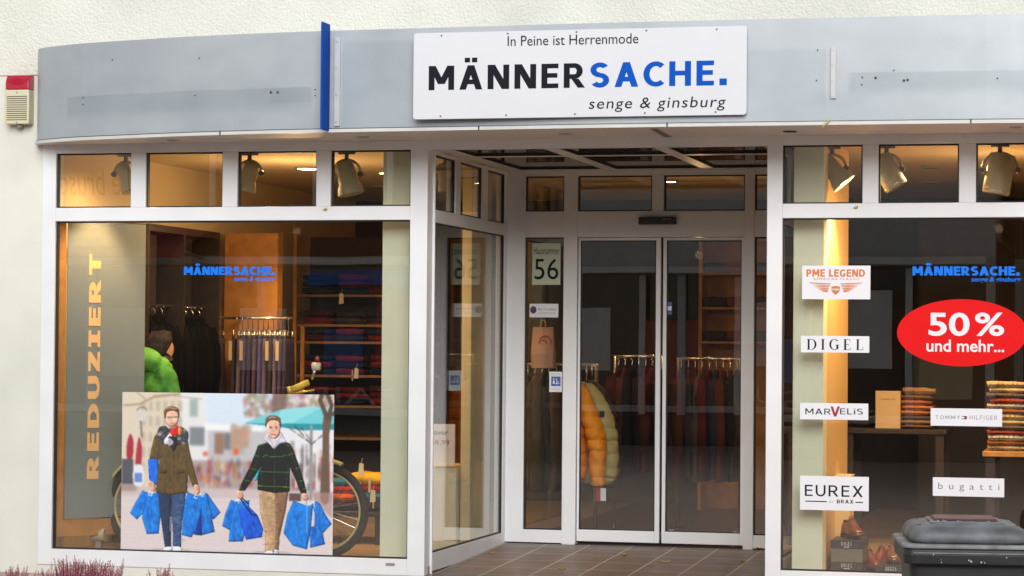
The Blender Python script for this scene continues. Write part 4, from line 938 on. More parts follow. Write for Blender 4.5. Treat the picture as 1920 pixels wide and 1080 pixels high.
for u0, u1, v0, v1 in ((-.10, -.02, -.06, 1.03), (-.02, 1.02, -.06, -.005), (-.02, 1.02, 1.003, 1.03)):
    q.rings([[bpl(u0, v0, d), bpl(u1, v0, d), bpl(u1, v1, d), bpl(u0, v1, d)] for d in (-.03, -.004)])
q.build('frame', OAK, ban)
def uv_of(px, py):
    # intersect the view ray with the banner plane
    d = ray(px, py); t = ((A0-CAM)@dn)/(d@dn); P_ = CAM+d*t; return ((P_-A0)@dv)/(dv@dv), (P_[2]-zb)/(zt-zb)
ua, va = uv_of(162, 898); ub, vb = uv_of(192, 477)
q = MB()
for i, p in enumerate(block_text('REDUZ|ERT', t=.27, gap=.16)):
    q.add([bpl(ub-(.02)-(ub-ua-.02)*c_, va+(vb-va)*a_, .001+.00006*(i % 23)) for a_, c_ in p], [tuple(range(len(p)))])
q.build('lettering', mat('letter_peach', c3(238, 190, 130), .6, var=.03), ban)
for (px, py) in ((185, 1002),):
    p = PY(px, py, .35); t_ = thing('wall_bracket', 'small grey pipe bracket low in the window corner under the banner', 'bracket', p)
    MB().cyl((p[0]-.05, p[1], p[2]), (p[0]+.05, p[1], p[2]), .045, n=20).build('sleeve', mat('bracket_cream', (.5, .42, .28), .6), t_, smooth=False)
    MB().box(p[0]-.02, p[0]+.02, p[1]-.01, p[1]+.02, FLOORZ, p[2]-.03).build('foot', STEEL, t_)
# display step along the left wall
# dark wall unit on the left wall
wu = thing('wall_unit', 'tall dark open wardrobe unit along the left shop wall', 'wardrobe', (-2.5, 2.4, FLOORZ))
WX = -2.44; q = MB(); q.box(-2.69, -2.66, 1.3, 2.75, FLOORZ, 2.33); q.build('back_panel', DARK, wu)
q = MB(); q.box(-2.66, WX, 1.3, 2.75, 2.28, 2.33); q.build('top', WOOD, wu)
for y in (1.3, 2.0, 2.72): MB().box(-2.659, WX, y, y+.03, FLOORZ, 2.279).build('side_panel', WOOD, wu)
MB().box(-2.659, WX-.02, 1.331, 1.999, .3, .33).build('shelf', WOOD, wu); MB().box(-2.659, WX-.02, 2.031, 2.719, .3, .33).build('shelf', WOOD, wu)
MB().tube([(-2.55, 1.34, 1.75), (-2.55, 2.71, 1.75)], .012).build('hanging_rail', CHROME, wu)
# garments: one hanging coat seen edge on
def cloth(name, rgb, rough=.85, bump=.25, bs=90): return mat('cloth_'+name, c3(*rgb), rough, var=.25, vscale=12, bump=bump, bscale=bs, spec=.08)
def hung_coat(x, y, ztop, L_, wx, wy, mt, lab, group, hanger=True, rz=0.0, collar=None):
    """coat on a hanger: shoulders along local Y, thickness along local X"""
    t_ = thing('hanging_coat', lab, 'coat', (x, y, ztop), group, rz, local=True)
    secs = [(0, 0, -.0, .018, .035), (0, 0, -.03, wx*.45, wy*.32), (0, 0, -.075, wx*.75, wy*.8), (0, 0, -.16, wx*.95, wy), (0, 0, -.45*L_, wx, wy*.92), (.01, 0, -.75*L_, wx*.95, wy*.95), (0, .01, -L_+.02, wx*.9, wy), (0, 0, -L_, wx*.7, wy*.95)]
    MB().loft(secs, 18, 2.4).build('body', mt, t_, smooth=True, jitter=.012, jscale=9)
    for s_ in (-1, 1):
        sl = MB(); sl.tube([(0, s_*wy*.75, -.08), (wx*.4, s_*wy*1.02, -.22), (wx*.7, s_*wy*1.05, -.42), (wx*.8, s_*wy*.98, -.62*max(1, L_/.9))], [.04, .055, .05, .04], 12); sl.build('sleeve', mt, t_, smooth=True, jitter=.01, jscale=11)
    MB().tube([(0, 0, .0), (0, 0, .04), (.0, .018, .062), (0, .0, .082), (0, -.018, .065)], .004, 6).build('hanger_hook', CHROME, t_, smooth=True)
    return t_
GC = 'dark coats in the left wall unit'
for k in range(9):
    hung_coat(-2.55, 1.42+k*.145+(.04 if k > 3 else 0), 1.67, .95, .035, .11, cloth('dark%d' % (k % 3), [(14, 13, 16), (20, 17, 16), (12, 14, 18)][k % 3]), 'dark coat hanging edge on in the left wall unit', GC, rz=R(90))
# trouser rail
YR = 3.0
x0, x1, zr, _ = pbox(370, 594, 548, 596, YR)
ra = thing('trouser_rail', 'chrome rail of hanging dark trousers in front of the orange panel', 'clothes rail', ((x0+x1)/2, YR, zr))
MB().tube([(x0, YR, zr), (x1, YR, zr)], .012).build('rail', CHROME, ra, smooth=True)
for px in (432, 512): x = PY(px, 600, YR)[0]; MB().tube([(x, YR, zr+.002), (x, 3.299, zr+.002)], .009).build('bracket', CHROME, ra, smooth=True)
TG = 'trousers hanging on the rail'
cols = [(78, 66, 100), (60, 54, 74), (92, 72, 88), (84, 72, 130), (104, 86, 98), (64, 58, 68), (112, 96, 110)]
TC = [cloth('trouser%d' % i, c_) for i, c_ in enumerate(cols)]
pxs = [376, 384, 393, 402, 411, 445, 455, 465, 474, 484, 494, 503, 513, 522, 532, 541]
for i, px in enumerate(pxs):
    X_ = PY(px, 640, YR)[0]; ln = .98+random.uniform(-.05, .05)
    t_ = thing('hanging_trousers', 'dark trousers clipped upside down on the chrome rail before the orange panel', 'trousers', (X_, YR, zr), TG)
    zz = zr-.16
    MB().loft([(X_, YR, zz, .014, .11), (X_, YR, zz-.05, .017, .115), (X_+.003, YR, zz-.4, .017, .14), (X_, YR, zz-ln+.1, .016, .19), (X_, YR, zz-ln, .014, .2)], 14, 3).build('legs', TC[i % 7], t_, smooth=True, jitter=.006, jscale=14)
    hk = MB(); hk.tube([(X_, YR, zr+.014), (X_, YR-.016, zr+.0), (X_, YR-.004, zr-.03), (X_, YR, zr-.1), ], .004, 6); hk.tube([(X_, YR-.11, zr-.1), (X_, YR+.11, zr-.1)], .005, 6); hk.tube([(X_, YR-.09, zr-.1), (X_, YR-.09, zr-.17)], .011, 8); hk.tube([(X_, YR+.09, zr-.1), (X_, YR+.09, zr-.17)], .011, 8); hk.build('clip_hanger', CHROME, t_, smooth=True)
    if i in (0, 4, 5, 7, 12, 14): MB().box(X_-.012, X_+.014, YR-.16, YR-.155, zz-.17, zz-.02).build('price_tag', mat('tag_card', (.55, .42, .25), .6), t_)
# back shelves with folded knitwear
YB = 4.5
x0, x1, _, _ = pbox(551, 500, 800, 600, YB); z1_ = PY(640, 440, YB)[2]
sh_ = thing('shelf_unit', 'dark shelf unit with folded jumpers at the back of the left display', 'shelf unit', ((x0+x1)/2, YB, FLOORZ))
MB().box(x0, x1, YB+.42, YB+.45, FLOORZ, z1_).build('back_panel', DARK, sh_)
shelf_z = [PY(640, v, YB)[2] for v in (552, 608, 640, 703, 760, 820)]
for z in shelf_z: MB().box(x0, x1, YB, YB+.419, z-.022, z).build('shelf', mat('shelf_wood', (.22, .11, .04), .5, var=.3, vscale=9), sh_, bevel=.003)
for px in (551, 566): 
    xx = PY(px, 600, YB)[0]; MB().box(xx, xx+.03, YB-.03, YB-.002, FLOORZ, z1_ if px == 551 else PY(640, 612, YB)[2]).build('upright', OAK, sh_)
MB().box(x1-.03, x1, YB-.03, YB-.002, FLOORZ, z1_).build('upright', OAK, sh_)
def folded(x, y, z, wx, dy, h, mt, lab, cat, group, name='folded_jumper', tag_=False, rz=0.0):
    t_ = thing(name, lab, cat, (x, y, z), group, rz, local=True); q = MB()
    n = 14; prof = []
    for k in range(9):
        a = math.pi*(k/8)-math.pi/2; prof.append((math.cos(a), math.sin(a)))
    secs = []
    for i in range(n+1):
        u = -1+2*i/n; e = 1-.12*abs(u)**6
        ring = [(-wx/2*u, -dy/2*e+.012-c_*h*.55, h/2+s_*h/2*e) for c_, s_ in prof]+[(-wx/2*u, dy/2*e, h*.98), (-wx/2*u, dy/2*e, 0)]
        secs.append(ring)
    q.rings(secs); q.build('cloth', mt, t_, smooth=True, jitter=min(.016, h*.34), jscale=11)
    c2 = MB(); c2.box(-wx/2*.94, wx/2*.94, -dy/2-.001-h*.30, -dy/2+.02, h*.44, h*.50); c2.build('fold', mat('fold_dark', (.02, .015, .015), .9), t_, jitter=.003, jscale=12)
    if tag_: MB().box(-.02+random.uniform(-.08, .08), .025, -dy/2-h*.6, -dy/2-h*.6+.003, -.05, h*.7).build('price_tag', mat('tag_cream', (.62, .55, .40), .6), t_)
    return t_
JC = [cloth('jumper%d' % i, tuple(int(v*.68) for v in c_)) for i, c_ in enumerate([(120, 24, 34), (52, 48, 58), (28, 40, 84), (86, 30, 40), (38, 34, 40), (150, 40, 46), (66, 58, 60), (24, 60, 110), (92, 84, 84)])]
JNAME = ['dark red', 'slate grey', 'navy', 'maroon', 'charcoal', 'red', 'grey', 'blue', 'pale grey']
random.seed(11)
for si, z in enumerate(shelf_z[:5]):
    for ci in range(3):
        xx = x0+.2+ci*.29+random.uniform(-.02, .02); zz = z+.002
        for L_ in range(3 if si not in (1, ) else 2):
            ji = [1, 2, 7, 0, 5, 3, 8, 6, 4][(si*4+ci*2+L_) % 9] if si < 2 else [5, 0, 3, 1, 5, 2][(si+ci+L_) % 6]
            h = random.uniform(.045, .06)
            if zz+h > z+.24: break
            folded(xx, YB+.19, zz, .25+random.uniform(-.02, .02), .3, h, JC[ji], '%s jumper, %s in the %s pile on the %s back shelf' % (JNAME[ji], ['bottom', 'second', 'third'][L_], ['left', 'middle', 'right'][ci], ['top', 'second', 'third', 'fourth', 'lowest'][si]), 'jumper', 'folded jumpers on the back shelves', tag_=(si == 3 and ci == 1 and L_ == 0))
            zz += h+.002
# tags hanging at the top shelf
# low table with bright knitwear
YT = 1.9
x0, x1, _, zt_ = pbox(600, 955, 716, 958, YT); 
tb = thing('display_table', 'low dark table of bright knitwear behind the bicycle wheel', 'table', ((x0+x1)/2, YT, FLOORZ))
MB().box(x0-.1, x1+.1, YT-.3, YT+.35, zt_-.03, zt_).build('tabletop', WOOD, tb, bevel=.004)
for xx in (x0-.06, x1+.06):
    for yy in (YT-.26, YT+.31): MB().box(xx-.025, xx+.025, yy-.025, yy+.025, FLOORZ, zt_-.031).build('leg', WOOD, tb)
BR = [((232, 176, 24), 'yellow'), ((196, 30, 26), 'red'), ((226, 96, 30), 'orange'), ((30, 130, 150), 'teal'), ((40, 42, 60), 'navy'), ((236, 190, 40), 'golden')]
for px, piles in ((692, [(4, .07), (3, .06), (1, .05), (0, .085)]), (645, [(4, .06), (2, .06), (1, .05), (3, .05)])):
    X_ = PY(px, 950, YT-.15)[0]; z = zt_+.002
    for L_, (ci, h) in enumerate(piles):
        rgb, nm = BR[ci]; folded(X_+random.uniform(-.02, .02), YT, z, .27 if px == 692 else .2, .34, h, cloth(nm, rgb), '%s folded jumper, %s in the pile %s on the low table' % (nm, ['lowest', 'second', 'third', 'topmost'][L_], 'beside the pale pillar' if px == 692 else 'nearer the poster'), 'jumper', 'bright folded jumpers on the low table', tag_=px == 692 and ci in (0, 3)); z += h+.002
for px, py, lab in ((677, 880, 'cream price tag hanging over the yellow jumper'), (672, 915, 'cream price tag hanging beside the teal jumper'), (699, 930, 'cream price tag hanging lowest by the pale pillar'), (640, 560, 'cream price tag hanging from the top back shelf'), (668, 700, 'cream price tag hanging from the fourth back shelf')):
    Y_ = YT-.27 if py > 800 else YB-.04; p = PY(px, py, Y_); t_ = thing('price_tag', lab, 'price tag', p, 'cream price tags')
    MB().rings([[(p[0]-.022, Y_, p[2]-.045), (p[0]+.022, Y_-.004, p[2]-.04), (p[0]+.018, Y_, p[2]+.04), (p[0]-.014, Y_, p[2]+.045)], [(p[0]-.022, Y_-.002, p[2]-.045), (p[0]+.022, Y_-.006, p[2]-.04), (p[0]+.018, Y_-.002, p[2]+.04), (p[0]-.014, Y_-.002, p[2]+.045)]]).build('card', mat('tag_cream', (.62, .55, .40), .6), t_)
    MB().tube([(p[0], Y_, p[2]+.04), (p[0]+.006, Y_+.01, p[2]+.08)], .0015, 5).build('string', mat('tag_card', (.55, .42, .25), .6), t_)
# ---------------------------------------------------------------- bicycle behind the poster
YBK = .40
cR, cF = PY(283, 944, YBK), PY(605, 941, YBK); rw = .318
bz = FLOORZ+rw+.002; bx0, bx1 = cR[0], cF[0]
bk = thing('bicycle', 'pale yellow bicycle with dark tyres standing behind the poster', 'bicycle', ((bx0+bx1)/2, YBK, FLOORZ))
YEL = mat('bike_cream', (.60, .52, .22), .35, var=.1, coat=.4); GOLD = mat('bike_gold', (.75, .50, .10), .3, metal=.6); TYRE = mat('tyre', (.02, .018, .017), .8, bump=.4, bscale=150)
def wheel(x):
    ty = MB().torus((x, YBK, bz), rw-.027, .027, 'Y', 56, 12).build('wheel', TYRE, bk, smooth=True)
    MB().torus((x, YBK, bz), rw-.058, .011, 'Y', 56, 8).build('rim', YEL, ty, smooth=True)
    MB().cyl((x, YBK-.045, bz), (x, YBK+.045, bz), .022).build('hub', CHROME, ty)
    sp = MB()
    for k in range(28):
        a = 2*math.pi*k/28; d = a+(.5 if k % 2 else -.5); s_ = .03 if k % 4 < 2 else -.03
        sp.tube([(x+.02*math.cos(d), YBK+s_, bz+.02*math.sin(d)), (x+(rw-.05)*math.cos(a), YBK, bz+(rw-.05)*math.sin(a))], .0022, 5)
    sp.build('spokes', CHROME, ty)
wheel(bx0); wheel(bx1)
def fender(x, a0, a1):
    q = MB(); rg = []
    for i in range(25):
        a = R(a0+(a1-a0)*i/24)
        rg.append([(x+(rw+.02+hh)*math.cos(a), YBK+s_, bz+(rw+.02+hh)*math.sin(a)) for s_, hh in ((-.03, -.018), (-.022, .004), (0, .010), (.022, .004), (.03, -.018), (.022, .0), (0, .006), (-.022, .0))])
    q.rings(rg); q.build('mudguard', YEL, bk, smooth=True)
fender(bx0, 40, 195); fender(bx1, 66, 125)
fr = MB(); bb = (bx0+.43, YBK, bz-.03); st_ = (bx0+.30, YBK, bz+.50); hd = (bx1-.24, YBK, bz+.50); hd2 = (bx1-.19, YBK, bz+.36)
for a, c_, r in ((bb, st_, .016), (st_, hd, .016), (bb, hd2, .018), ((bx0, YBK-.05, bz), bb, .009), ((bx0, YBK+.05, bz), bb, .009), ((bx0, YBK-.05, bz), st_, .008), ((bx0, YBK+.05, bz), st_, .008), (hd, hd2, .019)): fr.cyl(a, c_, r)
fr.build('frame', YEL, bk, smooth=True)
fk = MB()
for s_ in (-.05, .05): fk.tube([hd2, (bx1-.13, YBK+s_, bz+.3), (bx1-.03, YBK+s_, bz+.08), (bx1, YBK+s_, bz)], [.014, .013, .010, .009])
fk.build('fork', YEL, bk, smooth=True)
sd_ = MB(); sd_.cyl(st_, (st_[0]-.03, YBK, bz+.62), .013); sd_.build('seat_post', CHROME, bk)
q = MB()
q.rings([[(st_[0]-.03+u, YBK+wv*math.cos(a), bz+.635+hh*math.sin(a)) for a in [2*math.pi*j/14 for j in range(14)]] for u, wv, hh in ((-.13, .02, .01), (-.12, .07, .028), (-.06, .08, .03), (.02, .04, .024), (.11, .02, .018), (.13, .006, .006))]); q.build('saddle', BLACK, bk, smooth=True)
g0 = PY(545, 732, YBK-.24); g1 = PY(574, 718, YBK-.2); s0 = PY(592, 700, YBK-.1)
hb = MB(); hs_ = (hd[0]+.0, YBK, hd[2]+.13); hb.cyl(hd, hs_, .014); hb.tube([(g1[0]-.02, YBK-.22, g1[2]-.008), (hs_[0]+.03, YBK-.12, hs_[2]), hs_, (hs_[0]+.03, YBK+.12, hs_[2]), (hs_[0]-.05, YBK+.24, hs_[2]-.01)], .011); hb.build('handlebar', CHROME, bk, smooth=True)
MB().tube([(g0[0], YBK-.24, g0[2]), (g1[0]+.02, YBK-.2, g1[2]+.006)], [.024, .02], 12).build('grip', mat('grip_yellow', (.75, .52, .06), .4), bk, smooth=True)
MB().tube([(g0[0]-.02, YBK-.25, g0[2]-.006), (g0[0]+.01, YBK-.24, g0[2]), ], [.03, .03], 12).build('grip_end', GOLD, bk, smooth=True)
MB().tube([(g0[0]+.02, YBK-.26, g0[2]-.02), (g1[0]+.07, YBK-.24, g1[2]-.045)], .007, 8).build('brake_lever', GOLD, bk, smooth=True)
p1 = PY(585, 712, YBK-.2); p2 = PY(592, 688, YBK-.2); p3 = PY(594, 676, YBK-.2)
MB().tube([p1, p2], .008, 8).build('mirror_stem', CHROME, bk, smooth=True)
q = MB(); q.tube([p2+np.array([-.02, 0, 0]), p2+np.array([.03, 0, .004])], [.03, .024], 14); q.build('bell', mat('bell_cream', (.75, .66, .5), .3), bk, smooth=True)
MB().tube([p3, p3+np.array([.008, 0, .025])], [.018, .008], 10).build('bell_cap', REDP, bk, smooth=True)
kx = MB(); kx.torus((bb[0], YBK-.06, bb[2]), .085, .006, 'Y', 30, 6); kx.cyl((bb[0], YBK-.075, bb[2]), (bb[0]+.1, YBK-.085, bb[2]-.13), .009); kx.cyl((bb[0], YBK+.075, bb[2]), (bb[0]-.1, YBK+.085, bb[2]+.13), .009); kx.build('crank', CHROME, bk)

# ---------------------------------------------------------------- person in the green jacket inside the shop
def skin(name, pts, edges, mt, parent, sub=2, root=0):
    me = bpy.data.meshes.new(name); me.from_pydata([p[0] for p in pts], edges, []); me.update()
    o = bpy.data.objects.new(name, me); col.objects.link(o); me.materials.append(mt)
    if parent is not None: o.parent = parent
    md = o.modifiers.new('skin', 'SKIN'); md.use_smooth_shade = True
    for i, sv in enumerate(me.skin_vertices[0].data):
        r = pts[i][1]; sv.radius = (r, r) if not isinstance(r, tuple) else r; sv.use_root = (i == root)
    sb = o.modifiers.new('subsurf', 'SUBSURF'); sb.levels = sub; sb.render_levels = sub
    return o
YPn = 1.02; pp = PY(292, 700, YPn)
SKIN = mat('skin', c3(196, 142, 116), .55, var=.08)
pe = thing('person', 'person in a bright green hooded jacket walking past inside, seen between banner and trousers', 'person', (pp[0], YPn, FLOORZ), rz=R(58), local=True)
k_ = .885
def S_(x, y, z): return (x*k_, y*k_, z*k_)
P_ = [(S_(0, 0, .88), .125), (S_(0, 0, 1.08), .11), (S_(-.01, 0, 1.26), .115), (S_(.0, 0, 1.38), .065), (S_(.03, 0, 1.47), .055), (S_(.055, 0, 1.545), .088), (S_(.05, 0, 1.61), .082), (S_(.045, 0, 1.65), .05), (S_(.145, 0, 1.535), .014), (S_(.10, 0, 1.48), .05)]
E_ = [(0, 1), (1, 2), (2, 3), (3, 4), (4, 5), (5, 6), (6, 7), (5, 8), (4, 9)]
for s_ in (-1, 1):
    b0 = len(P_); f_ = .16*s_
    P_ += [(S_(0, .15*s_, 1.33), .045), (S_(-.03-.05*s_, .212*s_, 1.10), .038), (S_(.05-.12*s_, .22*s_, .87), .034), (S_(.07-.14*s_, .215*s_, .80), .022), (S_(.075-.145*s_, .215*s_, .76), .026)]
    E_ += [(2, b0), (b0, b0+1), (b0+1, b0+2), (b0+2, b0+3), (b0+3, b0+4)]
    hx, hz = .075-.145*s_, .76
    for j, (dx, ln) in enumerate(((-.028, .062), (-.01, .072), (.009, .068), (.027, .054))):
        q = len(P_); P_ += [(S_(hx+dx, .215*s_, hz-.035), .0095), (S_(hx+dx*1.1+.008, .208*s_, hz-.035-ln*.55), .0088), (S_(hx+dx*1.1+.02, .198*s_, hz-.035-ln), .0075)]; E_ += [(b0+4, q), (q, q+1), (q+1, q+2)]
    q = len(P_); P_ += [(S_(hx+.036, .20*s_, hz+.004), .010), (S_(hx+.055, .192*s_, hz-.03), .0085)]; E_ += [(b0+4, q), (q, q+1)]
    b1 = len(P_); P_ += [(S_(0, .085*s_, .82), .095), (S_(f_*.8, .09*s_, .47), .062), (S_(f_*1.3-.04, .09*s_, .10), .042), (S_(f_*1.3+.03, .095*s_, .04), .036), (S_(f_*1.3+.13, .1*s_, .035), .028)]
    E_ += [(0, b1), (b1, b1+1), (b1+1, b1+2), (b1+2, b1+3), (b1+3, b1+4)]
bo = skin('body', P_, E_, SKIN, pe)
GREEN = mat('jacket_green', (.095, .36, .055), .75, var=.45, vscale=14, bump=1.0, bscale=22, spec=.2)
secs = []
for i in range(23):
    u = i/22; z = .80+.60*u; rx = .15+.02*math.sin(u*3.1)-.05*max(0, u-.7)*3.3; ry = .175+.02*math.sin(u*3.0)-.13*max(0, u-.8)*5; g = 1+.018*abs(math.sin(u*math.pi*6)); secs.append((k_*(-.01-.015*u), 0, k_*z, k_*rx*g, k_*ry*g))
jk = MB(); jk.loft(secs, 30, 2.2)
def ellipsoid(m_, cx, cy, cz, rx, ry, rz, n=16):
    m_.rings([[(cx+rx*math.sin(a)*math.cos(2*math.pi*j/20), cy+ry*math.sin(a)*math.sin(2*math.pi*j/20), cz-rz*math.cos(a)) for j in range(20)] for a in [.12+(math.pi-.24)*i/n for i in range(n+1)]])
for s_ in (-1, 1):
    n = 16; ctl = [S_(-.0, .10*s_, 1.36), S_(-.01, .165*s_, 1.33), S_(-.03-.05*s_, .215*s_, 1.10), S_(.05-.12*s_, .225*s_, .87), S_(.066-.135*s_, .225*s_, .815)]
    pts = []; rs = []
    for i in range(n*4+1):
        t = i/n; a = min(int(t), 3); w_ = t-a; p = np.array(ctl[a])*(1-w_)+np.array(ctl[a+1])*w_; pts.append(p); rs.append((.088-.006*t)*k_*(1+.02*abs(math.sin(i*.42))))
    jk.tube(pts, rs, 18)
jo = jk.build('jacket', GREEN, pe, smooth=True)
def fuse(o, vx=.011, it=6):
    r = o.modifiers.new('fuse', 'REMESH'); r.mode = 'VOXEL'; r.voxel_size = vx; r.use_smooth_shade = True
    q = o.modifiers.new('relax', 'SMOOTH'); q.factor = .5; q.iterations = it
fuse(jo, .011, 8)
hm = MB(); ellipsoid(hm, k_*-.095, 0, k_*1.475, .10, .135, .085); ellipsoid(hm, k_*-.02, .05, k_*1.43, .09, .07, .065); ellipsoid(hm, k_*-.02, -.05, k_*1.43, .09, .07, .065); ellipsoid(hm, k_*.055, 0, k_*1.405, .07, .085, .055)
ho = hm.build('hood', mat('hood_green', (.20, .60, .10), .6, var=.25, vscale=9, bump=.4, bscale=16, spec=.2), pe, smooth=True, jitter=.012, jscale=9); fuse(ho, .012, 5)
q = MB(); q.loft([(k_*-.03, 0, k_*1.49, .05, .07), (k_*-.012, 0, k_*1.53, .078, .086), (k_*.012, 0, k_*1.59, .098, .092), (k_*.03, 0, k_*1.64, .098, .086), (k_*.045, 0, k_*1.685, .07, .062), (k_*.045, 0, k_*1.70, .025, .025)], 30, 2.0); q.build('hair', mat('hair_brown', (.055, .045, .04), .9, var=.6, vscale=30, bump=.8, bscale=90, spec=.1), pe, smooth=True, jitter=.016, jscale=18)
for s_ in (-1, 1):
    f_ = .16*s_; q = MB(); q.tube([S_(0, .08*s_, .86), S_(f_*.4, .09*s_, .66), S_(f_*.8, .09*s_, .47), S_(f_*1.3-.04, .09*s_, .12)], [.115, .10, .082, .068], 16); q.build('trouser_leg', cloth('jeans_dark', (34, 38, 52)), pe, smooth=True, jitter=.006, jscale=10)
    q = MB(); q.loft([(k_*(f_*1.3+.03), k_*.095*s_, .0, .13, .045), (k_*(f_*1.3+.03), k_*.095*s_, .04, .13, .047), (k_*(f_*1.3), k_*.095*s_, .075, .085, .045), (k_*(f_*1.3-.03), k_*.095*s_, .11, .05, .042)], 20, 2.4); q.build('shoe', BLACK, pe, smooth=True)
for s_ in (-1, 1): MB().cyl(S_(.128, .032*s_, 1.555), S_(.136, .032*s_, 1.555), .009, n=10).build('eye', BLACK, pe, smooth=True)

# ---------------------------------------------------------------- plinth and price card behind the side pane
x0 = PX(803, 880, -.35)[0]; pl0 = pbox(803, 876, 855, 1000, 1.3)
pt = thing('display_plinth', 'pale green display plinth behind the side pane of the entrance', 'plinth', (-.45, 1.45, FLOORZ))
MB().box(-.56, pl0[1], 1.3, 1.62, FLOORZ, pl0[3]).build('body', PALEGREEN, pt, bevel=.003); MB().box(-.57, pl0[1]+.006, 1.29, 1.63, pl0[3]+.0005, pl0[3]+.012).build('top_board', mat('plinth_top_lit', (.72, .60, .36), .5), pt)  # yellowish lamplight on the top is put into the board's colour
pc = pbox(803, 795, 853, 873, 1.36)
pk = thing('price_card', 'white price card standing on the pale green plinth', 'card', (pc[0], 1.36, pl0[3]+.012))
cy = 1.36; cx0, cx1, cz0, cz1 = pc[0]-.09, pc[1], pl0[3]+.0125, pc[3]
MB().box(cx0, cx1, cy, cy+.004, cz0, cz1).build('card', PAPER, pk)
def inrect(x0, x1, z0, z1, Y): return lambda u, v, d: (x0+(x1-x0)*u, Y-.001-d, z0+(z1-z0)*v)
put_text('heading', INK, pk, inrect(cx0+.05, cx1-.05, cz1-.075, cz1-.04, cy), 'Pullover', 'font', off=.01)
put_text('price', DRED, pk, inrect(cx0+.11, cx1-.04, cz1-.15, cz1-.11, cy), '69,99', 'font', off=.01)

# ---------------------------------------------------------------- clothes behind the doors
YR2 = 2.75
def rack(px0, px1, py, Y, lab):
    a, c = PY(px0, py, Y), PY(px1, py, Y); t_ = thing('clothes_rack', lab, 'clothes rack', ((a[0]+c[0])/2, Y, FLOORZ), 'chrome clothes racks')
    MB().tube([(a[0], Y, a[2]), (c[0], Y, a[2])], .013).build('rail', CHROME, t_, smooth=True)
    for x in (a[0]+.015, c[0]-.015):
        MB().tube([(x, Y, FLOORZ+.03), (x, Y, a[2])], .014).build('upright', CHROME, t_, smooth=True); MB().box(x-.018, x+.018, Y-.26, Y+.26, FLOORZ, FLOORZ+.03).build('foot', CHROME, t_)
    return a[0], c[0], a[2]
r0_, r1_, rz_ = rack(962, 1122, 683, YR2, 'chrome clothes rack behind the narrow door pane')
JR = 'dark jackets on the rack behind the narrow door pane'
for i, px in enumerate((976, 990, 1003, 1016, 1029, 1043, 1058)):
    X_ = PY(px, 700, YR2)[0]
    hung_coat(X_, YR2, rz_-.09, .80+.05*(i % 2), .035, .20, cloth('rack%d' % (i % 3), [(58, 46, 40), (40, 38, 42), (76, 60, 50)][i % 3]), 'dark brown jacket hanging edge on behind the narrow door pane', JR, rz=R(random.uniform(-12, 12)))
def puffer(lab, mt, body, sleeve, Y, thick):
    a = PY(sleeve[0][0], sleeve[0][1], Y); t_ = thing('puffer_jacket', lab, 'jacket', a, 'puffer jackets on the rack end')
    def chain(pts, nm, dy, bl, puffs, flat):
        P3 = [PY(p[0], p[1], Y+dy) for p in pts]; rs = [p[2]/258 for p in pts]; out = []; N = 110; m_ = len(pts)-1
        for i in range(N+1):
            t = i/N*m_; k = min(int(t), m_-1); w_ = t-k; p = P3[k]*(1-w_)+P3[k+1]*w_; r = rs[k]*(1-w_)+rs[k+1]*w_
            r *= .80+.21*abs(math.sin(math.pi*i/N*puffs))**.32; out.append((p[0], p[1], p[2], max(r, .006), max(r*flat, .006)))
        MB().loft(out, 20, 2.1).build(nm, mt, t_, smooth=True, jitter=.010, jscale=16)
    chain(body, 'body', .06, 0, 8, 2.6); chain(sleeve, 'sleeve', -.12, 0, 9, 1.25)
    MB().tube([PY(sleeve[0][0]-4, sleeve[0][1]-4, Y+.06), PY(sleeve[0][0]-4, sleeve[0][1]-34, Y+.06)], .006, 6).build('hanger_hook', CHROME, t_, smooth=True)
    return t_
OLV = mat('puffer_olive', c3(182, 168, 106), .7, var=.15, bump=.2, bscale=20); YLW = mat('puffer_yellow', c3(250, 150, 12), .65, var=.12, bump=.3, bscale=22)
BRN = mat('puffer_brown', c3(52, 44, 38), .5, var=.2, bump=.2, bscale=20)
pj = puffer('olive green puffer jacket hanging right of the yellow one behind the door', OLV, [(1090, 716, 6), (1104, 740, 20), (1112, 790, 28), (1116, 850, 30), (1118, 905, 28)], [(1104, 718, 7), (1116, 740, 14), (1130, 775, 19), (1138, 815, 21), (1140, 850, 21), (1138, 890, 20), (1136, 908, 13)], 2.62, .1)
MB().box(*[v for v in (lambda p: (p[0]-.018, p[0]+.018, p[1]-.004, p[1], p[2]-.022, p[2]+.022))(PY(1129, 776, 2.40))]).build('sleeve_badge', BLACK, pj)
puffer('yellow orange puffer jacket hanging at the rack end behind the left door leaf', YLW, [(1076, 722, 5), (1086, 745, 13), (1092, 790, 18), (1094, 850, 18), (1094, 895, 15)], [(1087, 720, 7), (1095, 742, 13), (1107, 780, 17), (1117, 815, 19), (1121, 845, 17), (1121, 885, 14), (1122, 912, 12)], 2.42, .1)
puffer('dark brown puffer jacket mostly hidden behind the yellow one', BRN, [(1108, 712, 5), (1122, 735, 17), (1128, 790, 26), (1132, 850, 28), (1130, 912, 26)], [(1114, 716, 7), (1127, 742, 13), (1139, 780, 18), (1146, 830, 20), (1147, 880, 17), (1147, 914, 10)], 2.86, .1)
p = PY(1127, 926, 2.3); tg_ = thing('hang_tag', 'red and white hang tag dangling under the yellow puffer jacket', 'tag', p)
MB().box(p[0]-.037, p[0]-.004, p[1], p[1]+.002, p[2]-.055, p[2]+.045).build('red_half', DRED, tg_); MB().box(p[0]-.0039, p[0]+.036, p[1], p[1]+.002, p[2]-.05, p[2]+.042).build('white_half', PAPER, tg_)
MB().tube([(p[0], p[1]+.001, p[2]+.045), (p[0]-.01, p[1]+.02, p[2]+.12)], .002, 5).build('string', PAPER, tg_)
